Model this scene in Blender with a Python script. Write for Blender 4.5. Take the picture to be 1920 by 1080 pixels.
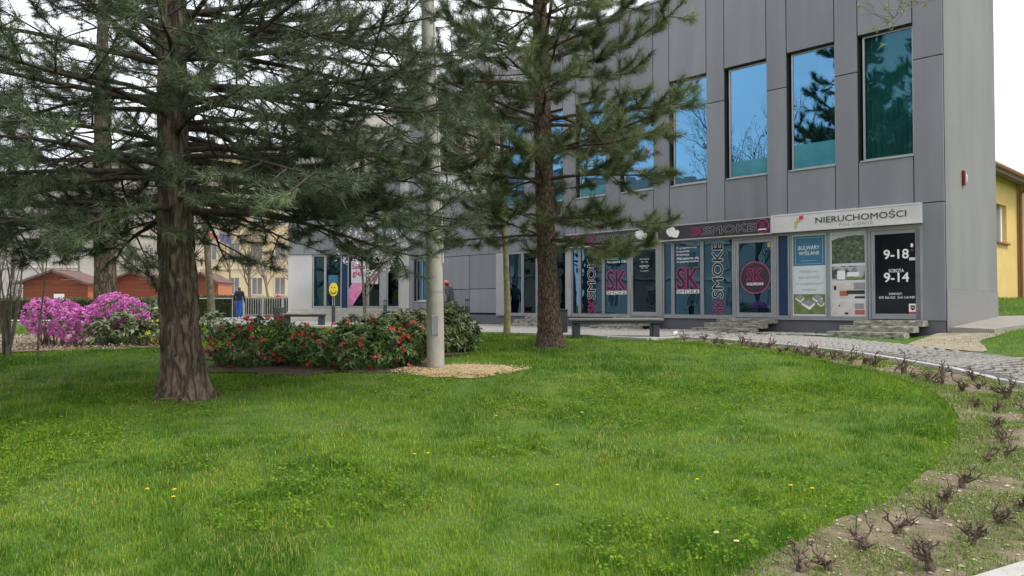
import bpy, bmesh, math, random
import numpy as np
from mathutils import Vector, Matrix, Quaternion, noise as mnoise

for o in list(bpy.data.objects):
    bpy.data.objects.remove(o, do_unlink=True)
SC = bpy.context.scene
COL = SC.collection

# ------------------------------------------------------------------ camera
EYE = 1.55
FPX = 1400.0                       # focal length in pixels of the 1920 px wide photograph
PITCH = math.atan(32.0 / FPX)
cam_d = bpy.data.cameras.new("camera")
cam_d.sensor_width = 36.0
cam_d.lens = 36.0 * FPX / 1920.0
cam_d.clip_start = 0.05
cam_d.clip_end = 3000.0
cam = bpy.data.objects.new("camera", cam_d)
cam.location = (0, 0, EYE)
cam.rotation_euler = (math.radians(90) + PITCH, 0, 0)
COL.objects.link(cam)
SC.camera = cam

# ------------------------------------------------------------------ sky, sun, exposure
SUN_DIR = Vector((0.55, -0.28, 0.95)).normalized()      # towards the sun
world = bpy.data.worlds.new("World")
SC.world = world
world.use_nodes = True
wn = world.node_tree
wn.nodes.clear()
w_out = wn.nodes.new("ShaderNodeOutputWorld")
w_bg = wn.nodes.new("ShaderNodeBackground")
w_sky = wn.nodes.new("ShaderNodeTexSky")
w_sky.sky_type = 'NISHITA'
w_sky.sun_disc = False
w_sky.sun_elevation = math.asin(SUN_DIR.z)
w_sky.sun_rotation = math.atan2(SUN_DIR.x, SUN_DIR.y)
w_hsv = wn.nodes.new("ShaderNodeHueSaturation")
w_hsv.inputs["Saturation"].default_value = 0.5
w_tc = wn.nodes.new("ShaderNodeTexCoord")
w_map = wn.nodes.new("ShaderNodeMapping")
w_map.inputs["Scale"].default_value = (1.0, 1.0, 2.6)
w_noise = wn.nodes.new("ShaderNodeTexNoise")
w_noise.inputs["Scale"].default_value = 2.2
w_noise.inputs["Detail"].default_value = 6.0
w_ramp = wn.nodes.new("ShaderNodeValToRGB")
w_ramp.color_ramp.elements[0].position = 0.3
w_ramp.color_ramp.elements[0].color = (0.64, 0.67, 0.74, 1)
w_ramp.color_ramp.elements[1].position = 0.7
w_ramp.color_ramp.elements[1].color = (0.97, 0.98, 1.0, 1)
w_gain = wn.nodes.new("ShaderNodeVectorMath")
w_gain.operation = 'SCALE'
w_gain.inputs["Scale"].default_value = 10.2
w_mix = wn.nodes.new("ShaderNodeMixRGB")
w_mix.inputs["Fac"].default_value = 0.88
L = wn.links.new
L(w_sky.outputs["Color"], w_hsv.inputs["Color"])
L(w_tc.outputs["Generated"], w_map.inputs["Vector"])
L(w_map.outputs["Vector"], w_noise.inputs["Vector"])
L(w_noise.outputs["Fac"], w_ramp.inputs["Fac"])
L(w_ramp.outputs["Color"], w_gain.inputs[0])
L(w_hsv.outputs["Color"], w_mix.inputs["Color1"])
L(w_gain.outputs["Vector"], w_mix.inputs["Color2"])
L(w_mix.outputs["Color"], w_bg.inputs["Color"])
w_bg.inputs["Strength"].default_value = 0.10
L(w_bg.outputs["Background"], w_out.inputs["Surface"])

sun_d = bpy.data.lights.new("sun", 'SUN')
sun_d.energy = 1.5
sun_d.angle = math.radians(12)
sun_d.color = (1.0, 0.95, 0.87)
sun = bpy.data.objects.new("sun", sun_d)
sun.rotation_euler = (-SUN_DIR).to_track_quat('-Z', 'Y').to_euler()
sun.location = (20, -20, 40)
COL.objects.link(sun)

SC.view_settings.view_transform = 'Standard'
SC.view_settings.look = 'None'
SC.view_settings.exposure = 0.93
SC.view_settings.gamma = 1.0
SC.view_settings.use_curve_mapping = False
SC.cycles.max_bounces = 6
SC.cycles.transparent_max_bounces = 12
SC.cycles.use_denoising = True

# ------------------------------------------------------------------ helpers
def tag(o, label=None, cat=None, group=None, kind=None):
    if label: o["label"] = label
    if cat: o["category"] = cat
    if group: o["group"] = group
    if kind: o["kind"] = kind
    return o

def empty(name, loc=(0, 0, 0), rz=0.0, label=None, cat=None, group=None):
    o = bpy.data.objects.new(name, None)
    o.location = loc
    o.rotation_euler = (0, 0, rz)
    o.empty_display_size = 0.2
    COL.objects.link(o)
    return tag(o, label, cat, group)

def link(name, me, mat=None, parent=None, loc=None, rot=None, scale=None):
    o = bpy.data.objects.new(name, me)
    if mat is not None:
        me.materials.clear()
        for m in (mat if isinstance(mat, (list, tuple)) else [mat]):
            me.materials.append(m)
    COL.objects.link(o)
    if parent is not None: o.parent = parent
    if loc is not None: o.location = loc
    if rot is not None: o.rotation_euler = rot
    if scale is not None: o.scale = scale
    return o

def mesh_np(name, V, F, smooth=False, attrs=None, matidx=None):
    """V (n,3); F (m,k) uniform polygons."""
    V = np.ascontiguousarray(V, dtype=np.float32)
    F = np.ascontiguousarray(F, dtype=np.int32)
    me = bpy.data.meshes.new(name)
    me.vertices.add(len(V))
    me.vertices.foreach_set("co", V.ravel())
    k = F.shape[1]
    me.loops.add(F.size)
    me.loops.foreach_set("vertex_index", F.ravel())
    me.polygons.add(len(F))
    me.polygons.foreach_set("loop_start", np.arange(0, F.size, k, dtype=np.int32))
    if smooth:
        me.polygons.foreach_set("use_smooth", np.ones(len(F), dtype=bool))
    if matidx is not None:
        me.polygons.foreach_set("material_index", np.ascontiguousarray(matidx, dtype=np.int32))
    if attrs:
        for an, av in attrs.items():
            a = me.attributes.new(an, 'FLOAT', 'POINT')
            a.data.foreach_set("value", np.ascontiguousarray(av, dtype=np.float32))
    me.update(calc_edges=True)
    return me

class MB:
    """collects simple shapes; build() links them as one mesh object"""
    def __init__(self):
        self.v = []; self.f = []; self.mi = []; self.cur = 0
    def poly(self, pts):
        n = len(self.v)
        self.v += [tuple(p) for p in pts]
        self.f.append(tuple(range(n, n + len(pts)))); self.mi.append(self.cur)
    def box(self, x0, x1, y0, y1, z0, z1):
        n = len(self.v)
        self.v += [(x0,y0,z0),(x1,y0,z0),(x1,y1,z0),(x0,y1,z0),(x0,y0,z1),(x1,y0,z1),(x1,y1,z1),(x0,y1,z1)]
        for q in ((3,2,1,0),(4,5,6,7),(0,1,5,4),(1,2,6,5),(2,3,7,6),(3,0,4,7)):
            self.f.append(tuple(n + i for i in q)); self.mi.append(self.cur)
        return self
    def obox(self, c, X, Y, Z):
        """box from centre and three half-axis vectors"""
        c, X, Y, Z = Vector(c), Vector(X), Vector(Y), Vector(Z)
        n = len(self.v)
        for sz in (-1, 1):
            for sx, sy in ((-1,-1),(1,-1),(1,1),(-1,1)):
                self.v.append(tuple(c + sx*X + sy*Y + sz*Z))
        for q in ((3,2,1,0),(4,5,6,7),(0,1,5,4),(1,2,6,5),(2,3,7,6),(3,0,4,7)):
            self.f.append(tuple(n + i for i in q)); self.mi.append(self.cur)
        return self
    def tube(self, pts, rad, n=8, cap=True):
        pts = [Vector(p) for p in pts]
        base = len(self.v)
        ref = None
        for i, p in enumerate(pts):
            t = (pts[min(i+1, len(pts)-1)] - pts[max(i-1, 0)])
            if t.length < 1e-9: t = Vector((0,0,1))
            t.normalize()
            if ref is None:
                ref = Vector((1,0,0)) if abs(t.x) < 0.8 else Vector((0,1,0))
            a = (ref - t*ref.dot(t)).normalized(); ref = a
            b = t.cross(a)
            r = rad[i] if hasattr(rad, '__len__') else rad
            for k in range(n):
                th = 2*math.pi*k/n
                self.v.append(tuple(p + a*(r*math.cos(th)) + b*(r*math.sin(th))))
        for i in range(len(pts)-1):
            for k in range(n):
                k2 = (k+1) % n
                self.f.append((base+i*n+k, base+i*n+k2, base+(i+1)*n+k2, base+(i+1)*n+k)); self.mi.append(self.cur)
        if cap:
            self.f.append(tuple(base+k for k in reversed(range(n)))); self.mi.append(self.cur)
            e = base+(len(pts)-1)*n
            self.f.append(tuple(e+k for k in range(n))); self.mi.append(self.cur)
        return self
    def disc(self, c, r, axis, n=24, rz=None):
        c = Vector(c); t = Vector(axis).normalized()
        ref = Vector((0,0,1)) if abs(t.z) < 0.9 else Vector((1,0,0))
        a = t.cross(ref).normalized(); b = a.cross(t)
        self.poly([c + a*(r*math.cos(-2*math.pi*k/n)) + b*((rz or r)*math.sin(-2*math.pi*k/n)) for k in range(n)])
        return self
    def mesh(self, name, bevel=0.0, smooth=False):
        me = bpy.data.meshes.new(name)
        me.from_pydata(self.v, [], self.f)
        me.polygons.foreach_set("material_index", self.mi)
        if bevel > 0:
            bm = bmesh.new(); bm.from_mesh(me)
            bmesh.ops.remove_doubles(bm, verts=bm.verts, dist=1e-5)
            bmesh.ops.bevel(bm, geom=list(bm.edges), offset=bevel, segments=1, affect='EDGES', profile=0.5)
            bm.to_mesh(me); bm.free()
        if smooth:
            me.polygons.foreach_set("use_smooth", [True]*len(me.polygons))
        me.update()
        return me
    def build(self, name, mat, parent=None, loc=None, bevel=0.0, smooth=False, rot=None):
        return link(name, self.mesh(name, bevel, smooth), mat, parent, loc, rot)

def box_part(name, mat, parent, x0, x1, y0, y1, z0, z1, bevel=0.0):
    return MB().box(x0, x1, y0, y1, z0, z1).build(name, mat, parent, bevel=bevel)

# numpy value noise
def _hash(ix, iy, seed):
    h = (ix.astype(np.int64)*374761393 + iy.astype(np.int64)*668265263 + seed*982451653) & 0xFFFFFFFF
    h = ((h ^ (h >> 13)) * 1274126177) & 0xFFFFFFFF
    return ((h ^ (h >> 16)) & 0xFFFF) / 65535.0
def vnoise(x, y, seed=0):
    x = np.asarray(x, float); y = np.asarray(y, float)
    ix = np.floor(x); iy = np.floor(y)
    fx = x-ix; fy = y-iy
    fx = fx*fx*(3-2*fx); fy = fy*fy*(3-2*fy)
    a = _hash(ix, iy, seed); b = _hash(ix+1, iy, seed); c = _hash(ix, iy+1, seed); d = _hash(ix+1, iy+1, seed)
    return (a*(1-fx)+b*fx)*(1-fy) + (c*(1-fx)+d*fx)*fy
def fbm(x, y, seed=0, oct=4):
    s = 0; a = .5; t = 0
    for i in range(oct):
        s = s + a*vnoise(np.asarray(x)*2**i, np.asarray(y)*2**i, seed+i*7); t += a; a *= .5
    return s/t

def sstep(a, b, x):
    t = np.clip((np.asarray(x, float)-a)/(b-a), 0, 1)
    return t*t*(3-2*t)

# ------------------------------------------------------------------ terrain height
def H(x, y):
    x = np.asarray(x, float); y = np.asarray(y, float)
    t = 0.07*(y-4.3)
    k = 14.0
    h = -np.log(np.exp(-k*np.clip(t, -20, 20)) + math.exp(-k*0.80))/k
    h = np.log(np.exp(k*h) + math.exp(k*-0.35))/k
    h = h + 0.65*np.exp(-(((x-11.3)/1.5)**2+((y-14.2)/1.6)**2))
    h = h + 0.15*sstep(9.0, 10.5, x)*sstep(15.5, 17.5, y)
    h = h + 0.20*sstep(11, 14, x)*sstep(17, 20.5, y) + 0.62*sstep(20.8, 25.5, y)*sstep(12.5, 15.5, x)*sstep(60, 40, y)
    h = h + 0.025*(fbm(x*.45, y*.45, 5, 3)-.5)*sstep(40, 20, np.abs(y))
    return h
def h1(x, y): return float(H(x, y))

cP, sP = math.cos(PITCH), math.sin(PITCH)
def ray(px, py):
    a = (px-960.0)/FPX; b = -(py-540.0)/FPX
    return Vector((a, cP - b*sP, sP + b*cP))
def at(px, py, Y):
    d = ray(px, py); t = Y/d.y
    return Vector((d.x*t, Y, EYE + d.z*t))
def G(px, py):
    """where the ray through a pixel meets the terrain"""
    d = ray(px, py); t = 2.0
    for _ in range(4000):
        p = d*t
        if EYE + p.z <= h1(p.x, p.y): break
        t += max(.006, (EYE+p.z-h1(p.x, p.y))*.8/(abs(d.z)+.45))
        if t > 90: break
    return Vector((d.x*t, d.y*t, h1(d.x*t, d.y*t)))

# ------------------------------------------------------------------ materials
def new_mat(name):
    m = bpy.data.materials.new(name); m.use_nodes = True
    nt = m.node_tree; nt.nodes.clear()
    out = nt.nodes.new("ShaderNodeOutputMaterial")
    return m, nt, out

def mat(name, c1, c2=None, rough=.75, scale=6.0, detail=5.0, bump=0.0, bscale=60.0, metallic=0.0, spec=0.4,
        stretch=(1,1,1), rnd=0.0, contrast=(.35,.65), coords='pos', attr=None, c3=None, transl=0.0, coat=0.0):
    m, nt, out = new_mat(name)
    N = nt.nodes.new; Lk = nt.links.new
    b = N("ShaderNodeBsdfPrincipled")
    b.inputs["Roughness"].default_value = rough
    b.inputs["Metallic"].default_value = metallic
    b.inputs["Specular IOR Level"].default_value = spec
    b.inputs["Coat Weight"].default_value = coat
    if c2 is None: c2 = tuple(x*0.82 for x in c1)
    if coords == 'pos':
        g = N("ShaderNodeNewGeometry"); vec = g.outputs["Position"]
    else:
        g = N("ShaderNodeTexCoord"); vec = g.outputs["Object"]
    mp = N("ShaderNodeMapping"); mp.inputs["Scale"].default_value = stretch
    Lk(vec, mp.inputs["Vector"])
    if attr:
        fa = N("ShaderNodeAttribute"); fa.attribute_name = attr
        fac = fa.outputs["Fac"]
    else:
        n1 = N("ShaderNodeTexNoise"); n1.inputs["Scale"].default_value = scale; n1.inputs["Detail"].default_value = detail
        Lk(mp.outputs["Vector"], n1.inputs["Vector"]); fac = n1.outputs["Fac"]
    r = N("ShaderNodeValToRGB")
    e = r.color_ramp.elements
    if attr: contrast = (0.0, 1.0)
    e[0].position, e[1].position = contrast
    e[0].color = (*c1, 1); e[1].color = (*c2, 1)
    if c3 is not None:
        if attr:
            e[1].position = 0.7
        x = e.new(1.0 if attr else .85); x.color = (*c3, 1)
    Lk(fac, r.inputs["Fac"])
    colout = r.outputs["Color"]
    if rnd > 0:
        oi = N("ShaderNodeObjectInfo")
        mr = N("ShaderNodeMapRange"); mr.inputs["To Min"].default_value = 1-rnd; mr.inputs["To Max"].default_value = 1+rnd
        Lk(oi.outputs["Random"], mr.inputs["Value"])
        vm = N("ShaderNodeVectorMath"); vm.operation = 'SCALE'
        Lk(colout, vm.inputs[0]); Lk(mr.outputs["Result"], vm.inputs["Scale"])
        colout = vm.outputs["Vector"]
    Lk(colout, b.inputs["Base Color"])
    if bump > 0:
        n2 = N("ShaderNodeTexNoise"); n2.inputs["Scale"].default_value = bscale; n2.inputs["Detail"].default_value = 6
        Lk(mp.outputs["Vector"], n2.inputs["Vector"])
        bp = N("ShaderNodeBump"); bp.inputs["Strength"].default_value = bump; bp.inputs["Distance"].default_value = 0.02
        Lk(n2.outputs["Fac"], bp.inputs["Height"]); Lk(bp.outputs["Normal"], b.inputs["Normal"])
    sh = b.outputs["BSDF"]
    if transl > 0:
        t = N("ShaderNodeBsdfTranslucent"); Lk(colout, t.inputs["Color"])
        mx = N("ShaderNodeMixShader"); mx.inputs["Fac"].default_value = transl
        Lk(sh, mx.inputs[1]); Lk(t.outputs["BSDF"], mx.inputs[2]); sh = mx.outputs["Shader"]
    Lk(sh, out.inputs["Surface"])
    return m

def glass(name, refl, tint, fac, rough=0.0):
    m, nt, out = new_mat(name)
    N = nt.nodes.new; Lk = nt.links.new
    g = N("ShaderNodeBsdfGlossy"); g.inputs["Color"].default_value = (*refl, 1); g.inputs["Roughness"].default_value = rough
    t = N("ShaderNodeBsdfTransparent"); t.inputs["Color"].default_value = (*tint, 1)
    x = N("ShaderNodeMixShader"); x.inputs["Fac"].default_value = fac
    # faint waviness of the panes
    ge = N("ShaderNodeNewGeometry"); nz = N("ShaderNodeTexNoise"); nz.inputs["Scale"].default_value = 1.3
    bp = N("ShaderNodeBump"); bp.inputs["Strength"].default_value = .06; bp.inputs["Distance"].default_value = .05
    Lk(ge.outputs["Position"], nz.inputs["Vector"]); Lk(nz.outputs["Fac"], bp.inputs["Height"]); Lk(bp.outputs["Normal"], g.inputs["Normal"])
    Lk(t.outputs["BSDF"], x.inputs[1]); Lk(g.outputs["BSDF"], x.inputs[2]); Lk(x.outputs["Shader"], out.inputs["Surface"])
    return m

def bark_mat(name, dark, mid, light, sx=9.0, sz=2.2):
    m, nt, out = new_mat(name)
    N = nt.nodes.new; Lk = nt.links.new
    b = N("ShaderNodeBsdfPrincipled"); b.inputs["Roughness"].default_value = .92; b.inputs["Specular IOR Level"].default_value = .15
    tc = N("ShaderNodeTexCoord")
    mp = N("ShaderNodeMapping"); mp.inputs["Scale"].default_value = (sx, sx, sz)
    Lk(tc.outputs["Object"], mp.inputs["Vector"])
    nz = N("ShaderNodeTexNoise"); nz.inputs["Scale"].default_value = 1.6; nz.inputs["Detail"].default_value = 4
    Lk(mp.outputs["Vector"], nz.inputs["Vector"])
    mx = N("ShaderNodeMixRGB"); mx.inputs["Fac"].default_value = .55
    Lk(mp.outputs["Vector"], mx.inputs["Color1"]); Lk(nz.outputs["Color"], mx.inputs["Color2"])
    vo = N("ShaderNodeTexVoronoi"); vo.feature = 'DISTANCE_TO_EDGE'; vo.inputs["Scale"].default_value = 1.7
    Lk(mx.outputs["Color"], vo.inputs["Vector"])
    r = N("ShaderNodeValToRGB"); e = r.color_ramp.elements
    e[0].position = 0.0; e[0].color = (.25,.25,.25,1); e[1].position = .16; e[1].color = (1,1,1,1)
    Lk(vo.outputs["Distance"], r.inputs["Fac"])
    n2 = N("ShaderNodeTexNoise"); n2.inputs["Scale"].default_value = 3.2; n2.inputs["Detail"].default_value = 8
    Lk(mp.outputs["Vector"], n2.inputs["Vector"])
    r2 = N("ShaderNodeValToRGB"); e = r2.color_ramp.elements
    e[0].position = .35; e[0].color = (*mid,1); e[1].position = .68; e[1].color = (*light,1)
    Lk(n2.outputs["Fac"], r2.inputs["Fac"])
    m2 = N("ShaderNodeMixRGB"); Lk(r.outputs["Color"], m2.inputs["Fac"])
    m2.inputs["Color1"].default_value = (*dark,1); Lk(r2.outputs["Color"], m2.inputs["Color2"])
    Lk(m2.outputs["Color"], b.inputs["Base Color"])
    ad = N("ShaderNodeMath"); ad.operation = 'MULTIPLY_ADD'; ad.inputs[1].default_value = .35
    Lk(n2.outputs["Fac"], ad.inputs[0]); ad.inputs[1].default_value = .8; Lk(r.outputs["Color"], ad.inputs[2])
    bp = N("ShaderNodeBump"); bp.inputs["Strength"].default_value = .9; bp.inputs["Distance"].default_value = .03
    Lk(ad.outputs["Value"], bp.inputs["Height"]); Lk(bp.outputs["Normal"], b.inputs["Normal"])
    Lk(b.outputs["BSDF"], out.inputs["Surface"])
    return m

K = {}
K['panel'] = mat('grey_cladding', (.188,.194,.220), (.236,.242,.270), rough=.5, scale=1.6, bump=.10, bscale=130, rnd=.10, spec=.4, stretch=(1.6,1.6,.22), contrast=(.25,.75))
K['joint'] = mat('dark_joint', (.03,.03,.035), rough=.9)
K['plinth'] = mat('grey_plinth', (.115,.118,.14), (.135,.135,.155), rough=.7, scale=2, bump=.15, bscale=150)
K['alu'] = mat('light_aluminium', (.36,.37,.385), (.42,.43,.44), rough=.4, scale=2.5, metallic=.25, spec=.5)
K['alu_grey'] = mat('grey_aluminium', (.28,.29,.31), (.33,.335,.355), rough=.42, scale=2.5, metallic=.2, spec=.5)
K['render_grey'] = mat('light_grey_render', (.185,.187,.19), (.225,.225,.225), rough=.9, scale=.9, bump=.35, bscale=90, stretch=(1,1,.35))
K['render_rough'] = mat('rough_grey_render', (.185,.185,.185), (.28,.275,.27), rough=.95, scale=40, bump=.8, bscale=110)
K['wing_render'] = mat('pale_wing_render', (.46,.45,.44), (.54,.53,.52), rough=.9, scale=.8, bump=.2, bscale=60)
K['cream_render'] = mat('cream_wing_render', (.52,.48,.44), (.59,.55,.50), rough=.9, scale=.6)
K['glass_up'] = glass('blue_mirror_glass', (.135,.33,.54), (.10,.30,.33), .72)
K['glass_curtain'] = glass('curtained_glass', (.09,.20,.28), (.55,.78,.78), .30)
K['glass_low'] = glass('blue_shop_glass', (.13,.27,.42), (.10,.28,.38), .50)
K['glass_dark'] = glass('dark_shop_glass', (.07,.11,.15), (.10,.20,.23), .50)
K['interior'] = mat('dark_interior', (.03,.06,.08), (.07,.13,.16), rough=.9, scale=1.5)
K['navy'] = mat('navy_panel', (.008,.035,.10), (.010,.045,.125), rough=.25, scale=1.5, spec=.5)
K['white_sign'] = mat('off_white_sign', (.58,.56,.56), (.68,.665,.665), rough=.45, scale=2.2)
K['dark_sign'] = mat('dark_plum_sign', (.036,.030,.040), (.045,.038,.048), rough=.4, scale=3)
K['text_dark'] = mat('charcoal_letter', (.05,.05,.055), rough=.5)
K['text_grey'] = mat('grey_letter', (.33,.33,.35), rough=.5)
K['text_white'] = mat('white_letter', (.82,.82,.82), (.86,.86,.86), rough=.5)
K['text_silver'] = mat('silver_letter', (.50,.50,.51), rough=.5)
K['text_black'] = mat('black_letter', (.012,.012,.016), rough=.45)
K['pink'] = mat('pink_letter', (.62,.05,.24), (.68,.07,.28), rough=.45)
K['plum'] = mat('plum_letter', (.035,.008,.028), (.05,.012,.038), rough=.45)
K['magenta_sq'] = mat('raspberry_print', (.60,.03,.17), rough=.5)
K['lime_sq'] = mat('lime_print', (.42,.56,.07), rough=.5)
K['orange_sq'] = mat('amber_print', (.70,.40,.12), rough=.5)
K['door_black'] = mat('black_door_film', (.006,.009,.014), (.010,.014,.020), rough=.12, scale=2, spec=.6)
K['poster_blue'] = mat('poster_blue', (.045,.155,.26), (.05,.18,.30), rough=.45, scale=1.5)
K['poster_white'] = mat('poster_white', (.62,.67,.72), (.66,.70,.74), rough=.45)
K['line_pale'] = mat('poster_line', (.35,.48,.58), rough=.5)
K['hill_print'] = mat('hillside_print', (.035,.055,.03), (.13,.16,.10), rough=.45, scale=13, detail=9, c3=(.40,.40,.38), contrast=(.35,.6))
K['sky_print'] = mat('pale_sky_print', (.52,.55,.57), rough=.45)
K['house_print'] = mat('house_print', (.07,.075,.08), (.45,.45,.46), rough=.45, scale=7, contrast=(.42,.56))
K['room_print'] = mat('room_print', (.60,.52,.50), (.72,.66,.63), rough=.45, scale=5)
K['red_print'] = mat('rust_print', (.48,.15,.10), rough=.45)
K['dark_print'] = mat('dark_print', (.04,.045,.055), rough=.45)
K['green_print'] = mat('green_print', (.10,.17,.05), (.22,.27,.10), rough=.45, scale=10)
K['stone_step'] = mat('split_stone', (.20,.195,.165), (.36,.35,.30), rough=.95, scale=9, bump=1.0, bscale=22)
K['stone_top'] = mat('sawn_stone', (.36,.35,.31), (.47,.46,.41), rough=.9, scale=6, bump=.3, bscale=80)
K['concrete'] = mat('post_concrete', (.34,.32,.285), (.43,.405,.36), rough=.95, scale=5, bump=.45, bscale=120, stretch=(1,1,.6))
K['kerb'] = mat('kerb_concrete', (.38,.37,.34), (.48,.465,.43), rough=.95, scale=7, bump=.4, bscale=90, rnd=.08)
K['cobble'] = mat('grey_cobble', (.21,.20,.185), (.29,.275,.255), rough=.9, scale=14, bump=.3, bscale=70, rnd=.12)
K['cobble_dark'] = mat('dark_cobble', (.10,.10,.105), (.14,.14,.145), rough=.9, scale=14, bump=.3, bscale=70, rnd=.12)
K['path_bed'] = mat('path_joint_sand', (.13,.12,.10), (.19,.175,.15), rough=1, scale=20, bump=.4)
K['gravel'] = mat('pale_gravel', (.26,.245,.22), (.46,.44,.40), rough=.95, scale=18, attr='tone')
K['soil'] = mat('bed_soil', (.12,.094,.058), (.20,.165,.105), rough=1, scale=5, bump=.9, bscale=35, c3=(.27,.225,.155))
K['dirt'] = mat('trodden_dirt', (.22,.185,.13), (.35,.30,.225), rough=1, scale=4, bump=.5, bscale=40)
K['turf'] = mat('turf_ground', (.040,.105,.012), (.080,.135,.022), rough=1, scale=3.5, bump=.6, bscale=30)
K['grass'] = mat('grass_blade', (.058,.165,.014), (.275,.400,.038), rough=.7, attr='tone', c3=(.52,.42,.15), transl=.38, spec=.08)
K['weed'] = mat('weed_leaf', (.07,.15,.025), (.25,.34,.07), rough=.65, attr='tone', c3=(.34,.30,.13), transl=.25, spec=.25)
K['chips'] = mat('wood_and_stone_chips', (.20,.15,.105), (.42,.36,.29), rough=.95, attr='tone', c3=(.60,.56,.50))
K['litter'] = mat('leaf_litter', (.16,.115,.07), (.30,.24,.15), rough=1, scale=12, bump=.8, bscale=30, c3=(.34,.32,.18))
K['mulch'] = mat('bark_mulch', (.055,.038,.026), (.12,.085,.058), rough=1, scale=25, bump=.9, bscale=60)
K['sawdust'] = mat('sawdust', (.34,.24,.125), (.48,.35,.20), rough=1, scale=9, bump=.7, bscale=60)
K['sawchip'] = mat('sawdust_chip', (.34,.24,.125), (.62,.48,.29), rough=1, attr='tone')
K['anthracite'] = mat('anthracite_metal', (.035,.040,.048), (.048,.054,.062), rough=.5, scale=4, spec=.5)
K['bench_wood'] = mat('weathered_grey_plank', (.17,.165,.155), (.26,.25,.235), rough=.85, scale=4, stretch=(.6,6,6), bump=.3, bscale=30)
K['bark_left'] = bark_mat('pine_bark_grey', (.026,.021,.017), (.098,.070,.052), (.225,.170,.130), 9.5, 1.7)
K['bark_right'] = bark_mat('pine_bark_red', (.040,.024,.016), (.120,.084,.062), (.25,.185,.14), 24, 8.0)
K['branch'] = mat('pine_branch', (.030,.024,.020), (.085,.066,.052), rough=.95, scale=14, bump=.5)
K['branch_r'] = mat('pine_branch_brown', (.045,.032,.024), (.115,.08,.058), rough=.95, scale=14, bump=.5)
K['needle_l'] = mat('pine_needle_blue', (.042,.064,.036), (.150,.195,.108), rough=.5, attr='tone', c3=(.27,.32,.17), transl=.22, spec=.35)
K['needle_r'] = mat('pine_needle_olive', (.045,.070,.030), (.190,.240,.105), rough=.5, attr='tone', c3=(.37,.41,.21), transl=.25, spec=.35)
K['needle_dead'] = mat('dead_needle', (.20,.10,.045), (.38,.21,.10), rough=.7, attr='tone')
K['bare_bark'] = mat('bare_tree_bark', (.11,.09,.07), (.20,.17,.135), rough=.95, scale=8, bump=.5)
K['green_bark'] = mat('young_green_bark', (.15,.14,.065), (.26,.24,.12), rough=.9, scale=9, bump=.5, c3=(.10,.08,.05))
K['twig'] = mat('grey_twig', (.12,.09,.07), (.21,.165,.13), rough=.95, scale=10)
K['leaf_dark'] = mat('rhododendron_leaf', (.034,.080,.020), (.095,.170,.042), rough=.5, attr='tone', c3=(.21,.28,.09), transl=.18, spec=.3)
K['leaf_olive'] = mat('olive_rhododendron_leaf', (.055,.090,.028), (.165,.215,.070), rough=.38, attr='tone', c3=(.30,.27,.10), transl=.15, spec=.5)
K['leaf_pale'] = mat('pale_rhododendron_leaf', (.075,.125,.055), (.19,.26,.12), rough=.42, attr='tone', c3=(.30,.35,.19), transl=.15, spec=.45)
K['hedge_leaf'] = mat('hedge_leaf', (.025,.045,.014), (.060,.085,.026), rough=.6, attr='tone', c3=(.20,.25,.07), transl=.15)
K['hedge_core'] = mat('hedge_core', (.018,.026,.010), rough=1)
K['petal_red'] = mat('red_petal', (.55,.035,.035), (.74,.085,.085), rough=.5, attr='tone', c3=(.84,.25,.22), transl=.25)
K['petal_magenta'] = mat('magenta_petal', (.66,.14,.52), (.84,.28,.72), rough=.5, attr='tone', c3=(.90,.45,.82), transl=.3)
K['petal_white'] = mat('white_petal', (.68,.66,.62), (.84,.83,.80), rough=.5, attr='tone', transl=.3)
K['petal_yellow'] = mat('yellow_petal', (.82,.62,.03), (.90,.74,.05), rough=.5, attr='tone', transl=.2)
K['rose_wood'] = mat('rose_wood', (.075,.052,.040), (.22,.16,.12), rough=.95, scale=40, bump=.8, bscale=120)
K['shed_wood'] = mat('rust_red_plank', (.185,.054,.027), (.25,.074,.036), rough=.7, scale=6, stretch=(1,1,4), rnd=.12)
K['shed_trim'] = mat('orange_plank', (.36,.12,.05), (.42,.15,.06), rough=.7, scale=6, rnd=.06)
K['shed_roof'] = mat('brown_shed_roof', (.10,.055,.048), (.15,.085,.072), rough=.85, scale=3)
K['yellow_wall'] = mat('yellow_render', (.62,.44,.155), (.68,.50,.20), rough=.9, scale=1.2, bump=.15, bscale=40)
K['ochre_far'] = mat('far_ochre_render', (.52,.41,.24), (.60,.49,.30), rough=.9, scale=.5)
K['far_trim'] = mat('far_pale_trim', (.52,.47,.38), (.58,.53,.43), rough=.9, scale=.6)
K['far_grey'] = mat('far_grey_render', (.34,.325,.31), (.41,.39,.37), rough=.9, scale=.4)
K['far_beige'] = mat('far_beige_render', (.40,.36,.31), (.47,.43,.37), rough=.9, scale=.4)
K['far_glass'] = mat('far_window_glass', (.13,.13,.13), (.20,.20,.20), rough=.15, scale=.8, spec=.6)
K['roof_far'] = mat('far_roof', (.16,.12,.11), (.22,.17,.155), rough=.9)
K['brown_pipe'] = mat('brown_downpipe', (.20,.085,.045), (.25,.11,.06), rough=.6)
K['siren_red'] = mat('siren_red', (.20,.02,.018), rough=.4)
K['siren_white'] = mat('siren_white', (.72,.71,.70), rough=.4)
K['fence'] = mat('galvanised_fence', (.42,.40,.38), (.50,.48,.45), rough=.6, scale=4, metallic=.1)
K['slab'] = mat('apron_slab', (.23,.215,.19), (.30,.28,.25), rough=.95, scale=4, bump=.3)
K['slab_edge'] = mat('weathered_slab_edge', (.16,.14,.11), (.28,.25,.20), rough=1, scale=6, bump=.6)
K['plaza'] = mat('plaza_paving', (.36,.345,.32), (.43,.415,.385), rough=.95, scale=1.5, bump=.2, bscale=20)
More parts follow.
